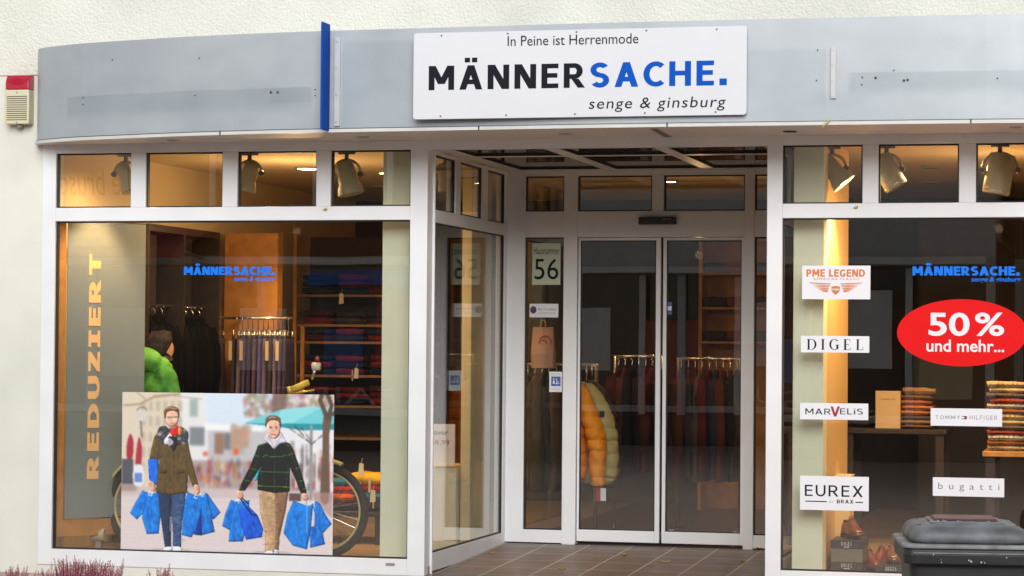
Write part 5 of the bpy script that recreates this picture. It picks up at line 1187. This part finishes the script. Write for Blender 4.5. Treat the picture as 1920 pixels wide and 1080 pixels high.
# paper bag
bb_ = pbox(997, 613, 1037, 690, 2.4)
pb = thing('paper_bag', 'brown paper carrier bag with faded red print hanging behind the narrow pane', 'bag', ((bb_[0]+bb_[1])/2, 2.4, bb_[2]))
BP = mat('kraft', c3(168, 128, 100), .75, var=.12, bump=.3, bscale=14)
MB().rings([[(bb_[0], 2.40, bb_[2]), (bb_[1]+.004, 2.40, bb_[2]), (bb_[1]+.004, 2.46, bb_[2]), (bb_[0], 2.46, bb_[2])], [(bb_[0]-.002, 2.385, bb_[2]+.1), (bb_[1]+.004, 2.385, bb_[2]+.1), (bb_[1]+.004, 2.47, bb_[2]+.1), (bb_[0], 2.47, bb_[2]+.1)], [(bb_[0]+.002, 2.42, bb_[3]), (bb_[1]-.004, 2.42, bb_[3]), (bb_[1]-.004, 2.43, bb_[3]), (bb_[0]+.002, 2.43, bb_[3])]]).build('body', BP, pb)
xm = (bb_[0]+bb_[1])/2; MB().tube([(xm-.02, 2.425, bb_[3]-.01), (xm-.012, 2.425, bb_[3]+.05), (xm+.012, 2.425, bb_[3]+.05), (xm+.02, 2.425, bb_[3]-.01)], .006, 8).build('handle', mat('string_pale', (.5, .45, .35), .7), pb, smooth=True)
q = MB(); q.torus((xm+.02, 2.398, bb_[2]+.19), .045, .006, 'Y', 24, 6, R(-20), R(200)); q.torus((xm+.0, 2.396, bb_[2]+.175), .03, .006, 'Y', 20, 6, R(10), R(170)); q.build('print', mat('print_red', c3(170, 70, 50), .7), pb)
# middle and right racks
def far_row(px0, px1, py, Y, rgbs, lab, glab, n, wy=.2, L_=.8):
    a, c, z = rack(px0, px1, py, Y, lab)
    for i in range(n):
        hung_coat(a+.04+(c-a-.08)*i/(n-1), Y, z-.09, L_*random.uniform(.92, 1.05), .03, wy, cloth('far%d_%d' % (int(Y*10), i % len(rgbs)), rgbs[i % len(rgbs)]), glab, glab+' group', rz=R(random.uniform(-15, 15)))
far_row(1150, 1246, 668, 3.3, [(70, 30, 24), (84, 42, 32), (34, 22, 24), (50, 26, 28)], 'chrome clothes rack in the middle of the shop', 'rust red cardigan hanging on the middle rack', 7)
far_row(1268, 1392, 672, 3.7, [(96, 48, 32), (74, 64, 56), (40, 34, 32), (100, 82, 68), (92, 30, 26), (52, 50, 54)], 'chrome clothes rack behind the right door leaf', 'brown or striped shirt hanging on the rack behind the right door leaf', 9, L_=.85)
# orange wooden cabinet far back
cb = pbox(1310, 448, 1400, 640, 6.2)
ca_ = thing('wooden_cabinet', 'orange wooden wall cabinet with shelves far back behind the right door leaf', 'cabinet', ((cb[0]+cb[1])/2, 6.3, FLOORZ))
MB().box(cb[0], cb[1]+.4, 6.5, 6.54, FLOORZ, cb[3]+.15).build('back_panel', OAK, ca_)
for z in np.linspace(cb[2], cb[3], 4): MB().box(cb[0]+.031, cb[1]+.369, 6.2, 6.499, z-.02, z).build('shelf', OAK, ca_)
for x in (cb[0], cb[1]+.37): MB().box(x, x+.03, 6.2, 6.499, FLOORZ, cb[3]+.15).build('side_panel', OAK, ca_)
random.seed(5)
zz = list(np.linspace(cb[2], cb[3], 4))
for k in range(9):
    x = cb[0]+.15+.17*(k % 3)*1.2; z = zz[k//3]+.002; rgb, nm = [((60, 44, 40), 'dark brown'), ((140, 60, 40), 'rust'), ((90, 80, 80), 'grey')][k % 3]
    folded(x, 6.35, z, .2, .22, .09, cloth('cab'+str(k % 3), rgb), '%s folded jumper on the %s shelf of the orange cabinet' % (nm, ['lowest', 'middle', 'upper'][k//3]), 'jumper', 'folded jumpers in the orange cabinet')
# ---------------------------------------------------------------- right window display
pq = pbox(1563, 892, 1593, 1010, 1.0)
pt = thing('small_plinth', 'small ochre plinth behind the shoe boxes', 'plinth', (pq[0], 1.1, FLOORZ))
MB().box(pq[0]-.16, pq[1], 1.0, 1.26, FLOORZ, pq[3]-.01).build('body', mat('ochre_wall', (.74, .50, .20), .8, var=.05), pt, bevel=.003); MB().box(pq[0]-.165, pq[1]+.005, .995, 1.265, pq[3]-.0095, pq[3]).build('top_board', WARMWALL, pt)
BOXD = mat('shoebox_black', (.045, .035, .035), .5); BOXG = mat('shoebox_grey', (.20, .17, .12), .6); BOXS = mat('shoebox_side', (.10, .065, .04), .6)
def shoebox(px0, px1, pyt, pyl, pyb, Y, lab, seen_z0=None):
    a = pbox(px0, pyt, px1, pyb, Y); zl = PY(px0, pyl, Y)[2]; z0 = a[2] if seen_z0 is None else seen_z0
    t_ = thing('shoe_box', lab, 'box', ((a[0]+a[1])/2, Y, z0), 'shoe boxes in the right window')
    MB().box(a[0]+.004, a[1]-.004, Y+.004, Y+.33, z0, zl-.0005).build('box', BOXG, t_, bevel=.002)
    MB().box(a[0], a[1], Y, Y+.336, zl, a[3]).build('lid', BOXD, t_, bevel=.002)
    xm = (a[0]+a[1])/2; zm = (zl+a[3])/2
    put_text('lettering', PAPER, t_, inrect(xm-.035, xm+.035, zm-.008, zm+.016, Y-.001), 'DIGEL', fn=serif, gap=.3); MB().box(xm-.02, xm+.02, Y-.0015, Y-.0005, zm-.018, zm-.014).build('underline', PAPER, t_)
    return t_, a
_, s1 = shoebox(1557, 1618, 1054, 1068, 1110, .42, 'lower black lidded shoe box of the stack of two', FLOORZ)
_, s2 = shoebox(1557, 1618, 1013, 1028, 1054, .42, 'upper grey shoe box with a black lid and a brown shoe on it')
_, s3 = shoebox(1641, 1701, 1060, 1075, 1110, .36, 'shoe box standing alone with a black lid and a brown shoe on it', FLOORZ)
TAN = mat('shoe_leather', c3(112, 58, 30), .32, var=.35, vscale=9, coat=.4); SOLE = mat('shoe_sole', (.03, .02, .015), .5); RUST = mat('shoe_rust', c3(110, 44, 28), .4, var=.3)
def shoe(loc, rz, lab, mt=TAN, sc_=1.0, cat='shoe'):
    t_ = thing('leather_shoe', lab, cat, loc, 'leather shoes in the right window', rz, local=True); L = .29*sc_
    # toe at -y
    def ring(y, w, h, z0=.022, n=20, pinch=1.0):
        r = []
        for j in range(n+1):
            a = math.pi*j/n; r.append((w*math.cos(a)*(1 if a < 0 else 1), y, z0+h*math.sin(a)**.75*pinch))
        return r
    q = MB(); pr = [(-.145, .012, .012), (-.14, .026, .026), (-.125, .038, .036), (-.10, .046, .045), (-.07, .048, .055), (-.04, .044, .072), (-.015, .040, .092), (.01, .037, .104), (.03, .036, .098), (.06, .035, .082), (.09, .035, .076), (.12, .034, .078), (.135, .026, .074), (.142, .012, .06)]
    q.rings([ring(y*sc_, w*sc_, h*sc_) for y, w, h in pr], close=True); q.build('upper', mt, t_, smooth=True)
    s_ = MB(); s_.rings([[(x*sc_, y*sc_, z) for x, y in [(.046*math.cos(a)*(1 if math.sin(a) < 0 else .82)*(1-.18*abs(math.sin(a))), .148*math.sin(a)) for a in [2*math.pi*j/28 for j in range(28)]]] for z in (0, .02)]); s_.build('sole', SOLE, t_, bevel=.003)
    MB().box(-.034, .034, .075, .142, -.0005+.0, .0201).build('heel', SOLE, t_)
    lc = MB()
    for k in range(4): y = -.03+.014*k; z = .088+.011*k; lc.tube([(-.022, y*sc_, z*sc_), (0, y*sc_-.002, (z+.014)*sc_), (.022, y*sc_, z*sc_)], .0028, 6)
    lc.build('laces', mat('lace', (.12, .06, .03), .7), t_, smooth=True)
    q = MB(); q.torus((0, .07*sc_, .099*sc_), .028*sc_, .006*sc_, 'Z', 20, 8); q.build('collar', SOLE, t_, smooth=True)
    return t_
shoe(((s2[0]+s2[1])/2+.015, .60, s2[3]+.001), R(24), 'brown laced leather shoe on top of the stacked shoe boxes', sc_=1.05)
shoe(((s3[0]+s3[1])/2-.0, .52, s3[3]+.001), R(6), 'brown leather shoe on the single shoe box, seen toe on')
for px, Y, rz, lab in ((1630, .75, 30, 'rust red shoe on the window floor between the shoe boxes'), (1652, .95, -20, 'rust red shoe standing behind the single shoe box'), (1704, .8, 10, 'rust red shoe beside the single shoe box, half behind the bin'), (1552, .7, 60, 'dark brown shoe half hidden left of the stacked boxes')):
    p = PY(px, 1040, Y); shoe((p[0], Y, FLOORZ), R(rz), lab, RUST if 'red' in lab else BRN, 1.1)
# raised floor step under the rust shoes
def shirt_table(px0, px1, py, Y, dep, lab, topm):
    a, c = PY(px0, py, Y), PY(px1, py, Y); t_ = thing('shirt_table', lab, 'table', ((a[0]+c[0])/2, Y, FLOORZ))
    MB().box(a[0], c[0], Y, Y+dep, a[2]-.035, a[2]).build('tabletop', topm, t_, bevel=.004)
    for xx in (a[0]+.05, c[0]-.05):
        for yy in (Y+.05, Y+dep-.05): MB().box(xx-.03, xx+.03, yy-.03, yy+.03, FLOORZ, a[2]-.0355).build('leg', WOOD, t_)
    return a[2]
zt1 = shirt_table(1578, 1775, 803, 2.6, .7, 'dark table with a stack of brown shirts behind the white stickers', WOOD)
zt2 = shirt_table(1842, 2010, 846, 1.3, .7, 'table with a golden top and patterned shirts at the right picture edge', OAK)
def shirt_stack(px0, px1, Y, z, hs, rgbs, nm, where, group, dep=.34):
    a, c = PY(px0, 800, Y), PY(px1, 800, Y)
    for i, h in enumerate(hs):
        rgb = rgbs[i % len(rgbs)]
        folded((a[0]+c[0])/2+random.uniform(-.015, .015), Y+dep/2+.05, z+.002, (c[0]-a[0])*random.uniform(.93, 1.03), dep, h, cloth(nm+str(i % len(rgbs)), rgb[0], .8), '%s folded shirt, number %d from the bottom of the stack %s' % (rgb[1], i+1, where), 'shirt', group, 'folded_shirt', rz=R(random.uniform(-3, 3))); z += h+.002
random.seed(9)
shirt_stack(1688, 1748, 2.62, zt1, [.03, .03, .03, .035, .035, .035, .035, .05], [((120, 84, 54), 'dark brown'), ((150, 116, 74), 'khaki'), ((96, 72, 56), 'umber'), ((176, 112, 74), 'tan'), ((186, 118, 80), 'light tan'), ((172, 104, 70), 'chestnut')], 'shb', 'on the dark table', 'brown folded shirts')
shirt_stack(1600, 1634, 2.9, zt1, [.04, .04, .04], [((40, 34, 36), 'black'), ((60, 40, 44), 'plum'), ((46, 44, 50), 'charcoal')], 'shd', 'behind the cardboard box', 'dark folded shirts')
CH = []
def check_mat(nm, a, c):
    M = mat(nm, c3(*a), .8, var=.3, vscale=20, bump=.3, bscale=70); n = M.node_tree; p = n.nodes['Principled BSDF']; src = p.inputs['Base Color'].links[0].from_socket
    w_ = n.nodes.new('ShaderNodeTexChecker'); w_.inputs['Scale'].default_value = 64; tc = n.nodes['Texture Coordinate']; n.links.new(tc.outputs['Object'], w_.inputs[0]); w_.inputs[2].default_value = (*c3(*c), 1); n.links.new(src, w_.inputs[1]); n.links.new(w_.outputs[0], p.inputs['Base Color']); return M
PAT = [((198, 166, 110), 'cream'), ((150, 96, 60), 'brown'), ((206, 190, 160), 'white checked'), ((170, 60, 44), 'red checked'), ((110, 92, 76), 'grey'), ((214, 184, 120), 'yellow')]
for i, (rgb, nm) in enumerate(PAT): MATS['cloth_pat%d' % i] = check_mat('cloth_pat%d' % i, rgb, tuple(int(v*.72) for v in rgb)) if i in (0, 2, 3, 4) else cloth('pat_%d' % i, rgb)
shirt_stack(1852, 1935, 1.34, zt2, [.032, .03, .036, .03, .034, .03, .036, .034, .03, .036, .034, .03, .04], PAT, 'pat', 'on the golden table', 'patterned folded shirts')
p = pbox(1637, 734, 1684, 803, 2.45); cbx = thing('cardboard_box', 'upright brown cardboard carton beside the stack of brown shirts', 'box', ((p[0]+p[1])/2, 2.45, zt1+.002))
MB().box(p[0], p[1], 2.62, 2.70, zt1+.002, p[3]).build('carton', mat('cardboard', c3(190, 162, 118), .7, var=.06), cbx, bevel=.003)
put_text('lettering', mat('print_brown', (.12, .07, .03), .6), cbx, inrect(p[0]+.04, p[1]-.035, p[3]-.062, p[3]-.05, 2.619), 'comfort fit', 'font')
# dark panels that close the view deep in the right window
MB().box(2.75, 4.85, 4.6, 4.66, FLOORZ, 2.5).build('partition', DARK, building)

# ---------------------------------------------------------------- wheeled bin in the street
DBIN = mat('bin_black', (.035, .037, .04), .5, var=.25, vscale=4, bump=.15, bscale=40)
LIDM = mat('bin_lid', (.20, .22, .24), .5, var=.5, vscale=11, bump=.15, bscale=60, detail=12)
RIM = mat('bin_rim', (.36, .375, .375), .6, var=.5, vscale=11, detail=9)
bn = thing('wheelie_bin', 'grey lidded black wheeled rubbish bin in front of the right window', 'bin', (3.775, -6.05, -.06), rz=R(9), local=True)
def rrect(hx, hy, z, r=.04, n=5, ox=0, oy=0):
    out = []
    for cx, cy, a0 in ((hx-r, hy-r, 0), (-hx+r, hy-r, 90), (-hx+r, -hy+r, 180), (hx-r, -hy+r, 270)):
        for k in range(n+1): a = R(a0+90*k/n); out.append((ox+cx+r*math.cos(a), oy+cy+r*math.sin(a), z))
    return out
MB().rings([rrect(.185, .20, .05), rrect(.19, .21, .10), rrect(.215, .245, .78)]).build('body', DBIN, bn, smooth=False, bevel=.006)
MB().rings([rrect(.222, .262, .765), rrect(.236, .276, .768), rrect(.240, .28, .80), rrect(.236, .276, .822)]).build('rim', DBIN, bn, bevel=.004)
MB().rings([rrect(.236, .277, .8225), rrect(.243, .284, .824), rrect(.243, .284, .834), rrect(.238, .279, .838)]).build('rim_edge', RIM, bn, bevel=.003)
lid = MB().rings([rrect(.200, .244, .8385, .06), rrect(.210, .254, .846, .06), rrect(.212, .256, .858, .06), rrect(.208, .252, .872, .06), rrect(.199, .243, .887, .06), rrect(.180, .222, .898, .06), rrect(.150, .19, .903, .06), rrect(.12, .16, .9045, .05)]).build('lid', LIDM, bn, smooth=True)
MB().rings([rrect(.135, .17, .9035, .03), rrect(.130, .165, .9105, .03)]).build('lid_terrace', LIDM, lid, bevel=.002)
MB().rings([rrect(.115, .12, .9128, .02, oy=.02), rrect(.110, .115, .9185, .02, oy=.02)]).build('lid_plate', mat('plate_red', (.20, .085, .095), .55, var=.5, vscale=16, detail=9), lid, bevel=.003)
for s_ in (-1, 1): MB().rings([[(s_*.168, -.19, .894), (s_*.180, -.19, .892), (s_*.206, -.19, .866), (s_*.194, -.19, .868)], [(s_*.168, -.15, .904), (s_*.182, -.15, .900), (s_*.208, -.15, .873), (s_*.194, -.15, .876)]]).build('lid_clip', BLACK, lid, bevel=.002)
MB().tube([(-.19, .26, .86), (-.19, .325, .865), (.19, .325, .865), (.19, .26, .86)], .014, 10).build('handle', DBIN, bn, smooth=True)
MB().cyl((-.24, .22, .10), (.24, .22, .10), .012).build('axle', STEEL, bn)
for s_ in (-1, 1): MB().torus((s_*.225, .22, .10), .08, .022, 'X', 28, 10).build('wheel', TYRE, bn, smooth=True); MB().cyl((s_*.215, .22, .10), (s_*.235, .22, .10), .07).build('wheel_disc', DBIN, bn)
q = MB(); q.box(-.205, .205, -.2835, -.2815, .806, .810); q.build('groove', RIM, bn)
sp = MB(); random.seed(21)
for k in range(14): sp.cyl((random.uniform(-.15, .15), random.uniform(-.2, .1), .9078), (0, 0, 0), .001, n=4) if False else None
for k in range(9):
    x, z = random.uniform(-.2, .2), random.uniform(.775, .815); sp.cyl((x, -.279, z), (x, -.2835, z), random.uniform(.0015, .004), n=8)
for k in range(12):
    x, y = random.uniform(-.14, .14), random.uniform(-.17, -.1); sp.cyl((x, y-.0, .9115), (x, y, .9135), random.uniform(.002, .006), n=8)
sp.build('paint_speck', mat('speck', (.5, .5, .5), .7), bn)

# ---------------------------------------------------------------- heather in the bed at lower left
STEM = mat('heather_stem', (.07, .085, .03), .8, var=.3); 
PINKS = [mat('heather_pink', (.60, .12, .21), .8, var=.35, vscale=40), mat('heather_rose', (.68, .20, .29), .8, var=.35, vscale=40)]
soil = MB(); n = 60; random.seed(4)
soil.add([(-3.6+3.2*i/n, y, -.058 if j in (0,) else (-.035+random.uniform(-.008, .008) if j < 3 else -.058)) for i in range(n+1) for j, y in enumerate((-1.75, -1.6, -.85, -.7))], [(i*4+j, i*4+j+1, i*4+j+5, i*4+j+4) for i in range(n) for j in range(3)])
tag(soil.build('flower_bed', mat('soil', (.11, .075, .055), .95, var=.6, vscale=30, bump=1.0, bscale=60)), 'strip of brown soil planted with heather along the shop wall', 'soil', kind='structure')
def heather(px, hpx, n_, spread, lab, Y=-1.15, seed=1):
    rd = random.Random(seed); b_ = PY(px, 1090, Y); base = np.array([b_[0], Y, -.035]); t_ = thing('heather_plant', lab, 'heather', base, 'heather plants in the bed')
    st = MB(); fl_ = [MB(), MB()]
    for k in range(n_):
        x = base[0]+rd.gauss(0, spread*.5); y = Y+rd.gauss(0, spread*.45); topz = PY(px, hpx+6+rd.uniform(0, 34)*rd.random()**.5*1.1, Y)[2]
        if rd.random() < .12: topz += .035
        a = np.array([x*.7+base[0]*.3, y*.7+Y*.3, -.04]); lean = np.array([rd.gauss(0, .02), rd.gauss(0, .02), 0]); tp = np.array([x, y, topz])+lean; mid = (a+tp)/2+lean*.3
        st.tube([a, mid, tp], [.0022, .0018, .0010], 5); m_ = fl_[k % 2]; L_ = topz-a[2]
        nb = int(26*L_/.2)
        for j in range(nb):
            u = .30+.66*j/nb; p = a*(1-u)**2+2*mid*u*(1-u)+tp*u*u; ang = rd.uniform(0, 6.28); r = .0105*(1-.75*max(0, (u-.35)/.65))+.002
            o_ = p+np.array([math.cos(ang)*r, math.sin(ang)*r, rd.uniform(.0, .005)]); s_ = rd.uniform(.0028, .0048)*(1.15-.5*u)
            d_ = [np.array(v)*s_ for v in ((1, 0, 0), (-.5, .87, 0), (-.5, -.87, 0), (0, 0, 1.6), (0, 0, -1))]
            m_.add([o_+v for v in d_], [(0, 1, 3), (1, 2, 3), (2, 0, 3), (1, 0, 4), (2, 1, 4), (0, 2, 4)])
        for j in range(int(nb*.5)):
            u = rd.uniform(.05, .5); p = a*(1-u)+tp*u; ang = rd.uniform(0, 6.28); e_ = p+np.array([math.cos(ang)*.014, math.sin(ang)*.014, .012]); n2 = np.array([-math.sin(ang), math.cos(ang), 0])*.0018
            st.add([p-n2, p+n2, e_], [(0, 1, 2)])
    st.build('stems', STEM, t_)
    for m_, mt in zip(fl_, PINKS): m_.build('flowers', mt, t_)
heather(30, 1052, 34, .09, 'sparse pink heather plant at the lower left picture corner', seed=2)
heather(92, 1058, 26, .07, 'short pink heather between the corner plant and the tallest one', Y=-1.2, seed=3)
heather(128, 1040, 60, .085, 'tall bushy pink heather below the left edge of the banner', seed=4)
heather(172, 1044, 80, .10, 'widest and densest pink heather below the poster corner', Y=-1.1, seed=5)
heather(210, 1050, 34, .06, 'slim pink heather right of the densest one', Y=-1.2, seed=8)
heather(303, 1060, 44, .09, 'low pink heather standing apart under the left man of the poster', seed=6)
heather(348, 1076, 26, .08, 'smallest pink heather at the right end of the bed', Y=-1.1, seed=7)

# ---------------------------------------------------------------- fallen leaves on the tiles and stuck to the frame
LM = [mat('leaf_ochre', (.70, .46, .12), .7, var=.4, vscale=40), mat('leaf_brown', (.48, .30, .10), .75, var=.4, vscale=40), mat('leaf_olive', (.56, .46, .20), .7, var=.4, vscale=40)]
def leaf(p, s_, rz, mi, lab, curl=.25, wall=False):
    t = []; q = MB(); N = 9; vs = []
    for i in range(N):
        u = -1+2*i/(N-1); wv = .5*(1-u*u)**.7*(1+.2*math.sin(5*u)); cz = curl*(u*u)*.5
        for s2 in (-1, 0, 1): vs.append((u*s_, s2*wv*s_, (cz+.22*abs(s2)*curl*1.6)*s_+.003))
    vs += [(s_*1.0, -.02*s_, curl*.5*s_+.003), (s_*1.5, .05*s_, .3*s_), (s_*1.5, .09*s_, .3*s_)]
    fs = [(i*3+j, i*3+j+1, i*3+j+4, i*3+j+3) for i in range(N-1) for j in (0, 1)]+[(3*N, 3*N+1, 3*N+2)]
    rot = Matrix.Rotation(R(90), 3, 'X') @ Matrix.Rotation(R(rz), 3, 'Z') if wall else Matrix.Rotation(R(rz), 3, 'Z')
    q.add([tuple(rot @ Vector(v)+Vector(p)) for v in vs], fs)
    o = q.build('fallen_leaf', LM[mi % 3], smooth=True); tag(o, lab, 'leaf', 'fallen leaves'); sd_ = o.modifiers.new('thickness', 'SOLIDIFY'); sd_.thickness = .0012
LV = [(921, 1039, .017, 'pale leaf alone near the glazed side of the entrance'), (998, 1018, .02, 'leaf against the narrow door pane frame'), (1064, 1025, .011, 'tiny leaf left of the post foot'), (1079, 1021, .014, 'leaf at the foot of the door post'), (1171, 1043, .026, 'largest ochre leaf in the middle of the tiles'), (1247, 1057, .026, 'curled brown leaf on the tiles right of the largest leaf'), (1053, 1069, .018, 'dark curled leaf nearest the step'), (1393, 1056, .026, 'yellow crumpled leaf near the right window corner'), (1374, 1028, .012, 'small leaf at the right door leaf'), (1422, 1031, .022, 'leaf lying against the right corner post')]
for i, (px, py, s_, lab) in enumerate(LV): p = floor_at(px, py); leaf((p[0], p[1], p[2]+.002), s_*1.5, random.uniform(0, 360), i, lab, .6)
for px, py, lab, rz in ((610, 393, 'small pale leaf stuck on the frame bar under the left small panes', 10), (1605, 389, 'small pale leaf stuck on the frame bar under the right small panes', 15)): p = PY(px, py, -.002); leaf((p[0], -.002, p[2]), .017, rz, 2, lab, .1, True)

# ---------------------------------------------------------------- the other side of the street (seen only as reflections)
OY = -19.0
BRICK = paving_mat('red_brick', (.20, .07, .05), (.15, .055, .045), (.2, .17, .15), .24, .08)
RBR = mat('brick_red_wall', (.13, .045, .035), .85, var=.3, vscale=3); DGL = mat('shop_dark_glass', (.012, .014, .016), .08, spec=.6); GREYF = mat('frame_grey', (.60, .61, .64), .5); FASW = mat('opposite_fascia', (.45, .46, .48), .5)
def opposite(name, label, X0_, X1_, H_, wallm, wins, Y=OY):
    t_ = thing(name, label, 'building', ((X0_+X1_)/2, Y, -.06)); 
    MB().box(X0_, X1_, Y-8, Y, 3.0, H_).build('upper_wall', wallm, t_)
    MB().box(X0_, X1_, Y-8, Y-.3, -.06, 2.999).build('shop_back', DARK, t_)
    MB().box(X0_, X1_, Y-.3+.001, Y+.10, 2.62, 2.76).build('fascia', FASW, t_); MB().box(X0_, X1_, Y-.3+.001, Y, 2.7605, 2.9995).build('lintel', wallm, t_)
    MB().box(X0_, X1_, Y-.299, Y, -.06, .42).build('stall_riser', mat('riser', (.05, .05, .055), .6), t_)
    n = max(2, int((X1_-X0_)/2.3))
    for i in range(n+1): x = X0_+(X1_-X0_-.12)*i/n; MB().box(x, x+.12, Y-.12, Y, .4201, 2.6199).build('shop_frame', GREYF, t_)
    MB().box(X0_, X1_, Y-.16, Y-.15, .42, 2.62).build('shop_glass', DGL, t_)
    MB().box(X0_, X1_, Y-.149, Y-.121, .46, .56).build('frame_rail', GREYF, t_)
    for i in range(n):
        for fl0 in wins:
            x = X0_+(X1_-X0_)*(i+.28)/n; f = MB().box(x, x+1.2, Y-.02, Y+.04, fl0, fl0+1.6).build('window', WHITE, t_); MB().box(x+.09, x+1.11, Y+.0405, Y+.043, fl0+.09, fl0+1.51).build('pane', DGL, f)
    return t_
ob = opposite('opposite_building', 'red brick building with dark shop windows across the street', -16, -5.2, 5.2, RBR, (3.4,))
oc = opposite('opposite_building', 'grey and white building with shop lettering across the street', -5.0, 2.6, 4.75, mat('grey_wall', (.55, .55, .56), .85), ())
od = opposite('opposite_building', 'brick building with grey shop frames across the street to the right', 2.8, 16, 6.0, BRICK, (3.6,), -20.5)
q = MB(); q.box(-7.2, -5.4, OY+.03, OY+.09, 2.34, 2.56); q.build('sign_panel', mat('opp_blue', (.03, .22, .8), .5), ob)
def mirror_text(txt, x0, x1, z0, z1, par):   # faces the shop: read from the other side of the street
    v, f = font_text(txt); MB().add([(x1-(x1-x0)*p[0], OY-.115, z0+(z1-z0)*p[1]) for p in v], f).build('lettering', mat('opp_lettering', (.40, .40, .40), .6), par)
mirror_text("FAIRGL", -8.2, -5.9, .62, .86, ob); mirror_text('GL', -.55, .05, .62, .9, oc); mirror_text('BUS', -1.5, -.75, .62, .9, oc)
aw = thing('awning', 'wine red shop awning across the street', 'awning', (-9.6, OY, 2.6))
MB().rings([[(x, OY+.101, 3.2), (x, OY+1.4, 2.85), (x, OY+1.4, 2.68), (x, OY+1.38, 2.68), (x, OY+1.38, 2.84), (x, OY+.101, 3.18)] for x in (-10.9, -8.6)]).build('cloth', mat('awning_red', (.45, .05, .06), .8), aw)
for x in (-10.85, -8.65): MB().tube([(x, OY+.1, 2.65), (x, OY+1.36, 2.8)], .02).build('arm', STEEL, aw)

xa, xb_ = PY(100, 330, 19)[0], PY(250, 330, 19)[0]
q = MB(); xm = (xa+xb_)/2; q.rings([[(xm+(xb_-xa)*.56*math.copysign(abs(math.cos(a))**.5, math.cos(a)), OY+dy, 3.88+.5*math.copysign(abs(math.sin(a))**.7, math.sin(a))) for a in [2*math.pi*j/32 for j in range(32)]] for dy in (.05, .11)]); q.build('sign_panel', mat('opp_sign_pale', (.85, .80, .72), .5), ob)
v, f = font_text('Le brusch', shear=.15); MB().add([(xb_-.02-(xb_-xa)*1.0*p[0], OY+.113, 3.66+.42*p[1]) for p in v], f).build('lettering', mat('opp_brown', (.12, .08, .04), .6), ob)

for i in range(7):
    x = 3.2+i*1.75; MB().box(x, x+.16, -20.38, -20.2, -.06, 3.3).build('shop_column', mat('opp_white', (.8, .8, .82), .5), od)
MB().box(2.9, 15.9, -20.399, -20.1, 3.3005, 3.5).build('canopy_edge', mat('opp_white', (.8, .8, .82), .5), od)
for i in range(5):
    x = -4.6+i*1.5; MB().box(x, x+.10, OY+.001, OY+.06, .43, 2.6).build('shop_column', mat('opp_white', (.8, .8, .82), .5), oc)
MB().box(-15.9, 2.5, OY+.12, OY+.5, 2.63, 2.73).build('awning_box', mat('opp_white', (.8, .8, .82), .5), oc)

t = sticker('door_sticker', 'tiny blue and white sticker on the left edge of the right door leaf', 'sticker', (1250, 566, 1260, 590), YD+.033, mat('access_blue', c3(60, 100, 170), .5))
pl = rect_place(1251, 574, 1259, 582, YD+.033-.0013, .0003); MB().quad(pl(0, 0, 0), pl(1, 0, 0), pl(1, 1, 0), pl(0, 1, 0)).build('white_field', PAPER, t)

random.seed(31)
for k, (x, wv, z0, z1, ci) in enumerate(((-4.3, .7, 1.1, 2.1, 0), (-3.1, .9, .9, 1.9, 1), (-1.5, .5, 1.2, 2.2, 0), (-.6, .8, 1.0, 1.6, 2), (.6, .6, 1.2, 2.3, 0), (1.5, .8, .8, 1.7, 3))):
    MB().box(x, x+wv, OY-.148, OY-.125, z0, z1).build('reflection_panel', mat('opp_display%d' % ci, [(.82, .82, .84), (.55, .14, .12), (.12, .25, .55), (.55, .5, .3)][ci], .6), oc)  # panels added across the street to show as faint rectangles in the glass
for x, wv, z0, z1, ci in ((3.4, .8, 1.0, 2.2, 0), (4.6, .7, 1.2, 1.9, 1), (6.4, .9, .9, 2.1, 0)):
    MB().box(x, x+wv, -20.648, -20.625, z0, z1).build('reflection_panel', MATS['opp_display%d' % ci], od)
for x, wv, z0, z1, ci in ((-8.3, .7, 1.1, 2.0, 0), (-7.0, .6, 1.0, 1.7, 2), (-6.2, .5, 1.2, 2.2, 1), (-10.5, .7, 1.0, 2.0, 3)):
    MB().box(x, x+wv, OY-.148, OY-.125, z0, z1).build('reflection_panel', MATS['opp_display%d' % ci], ob)
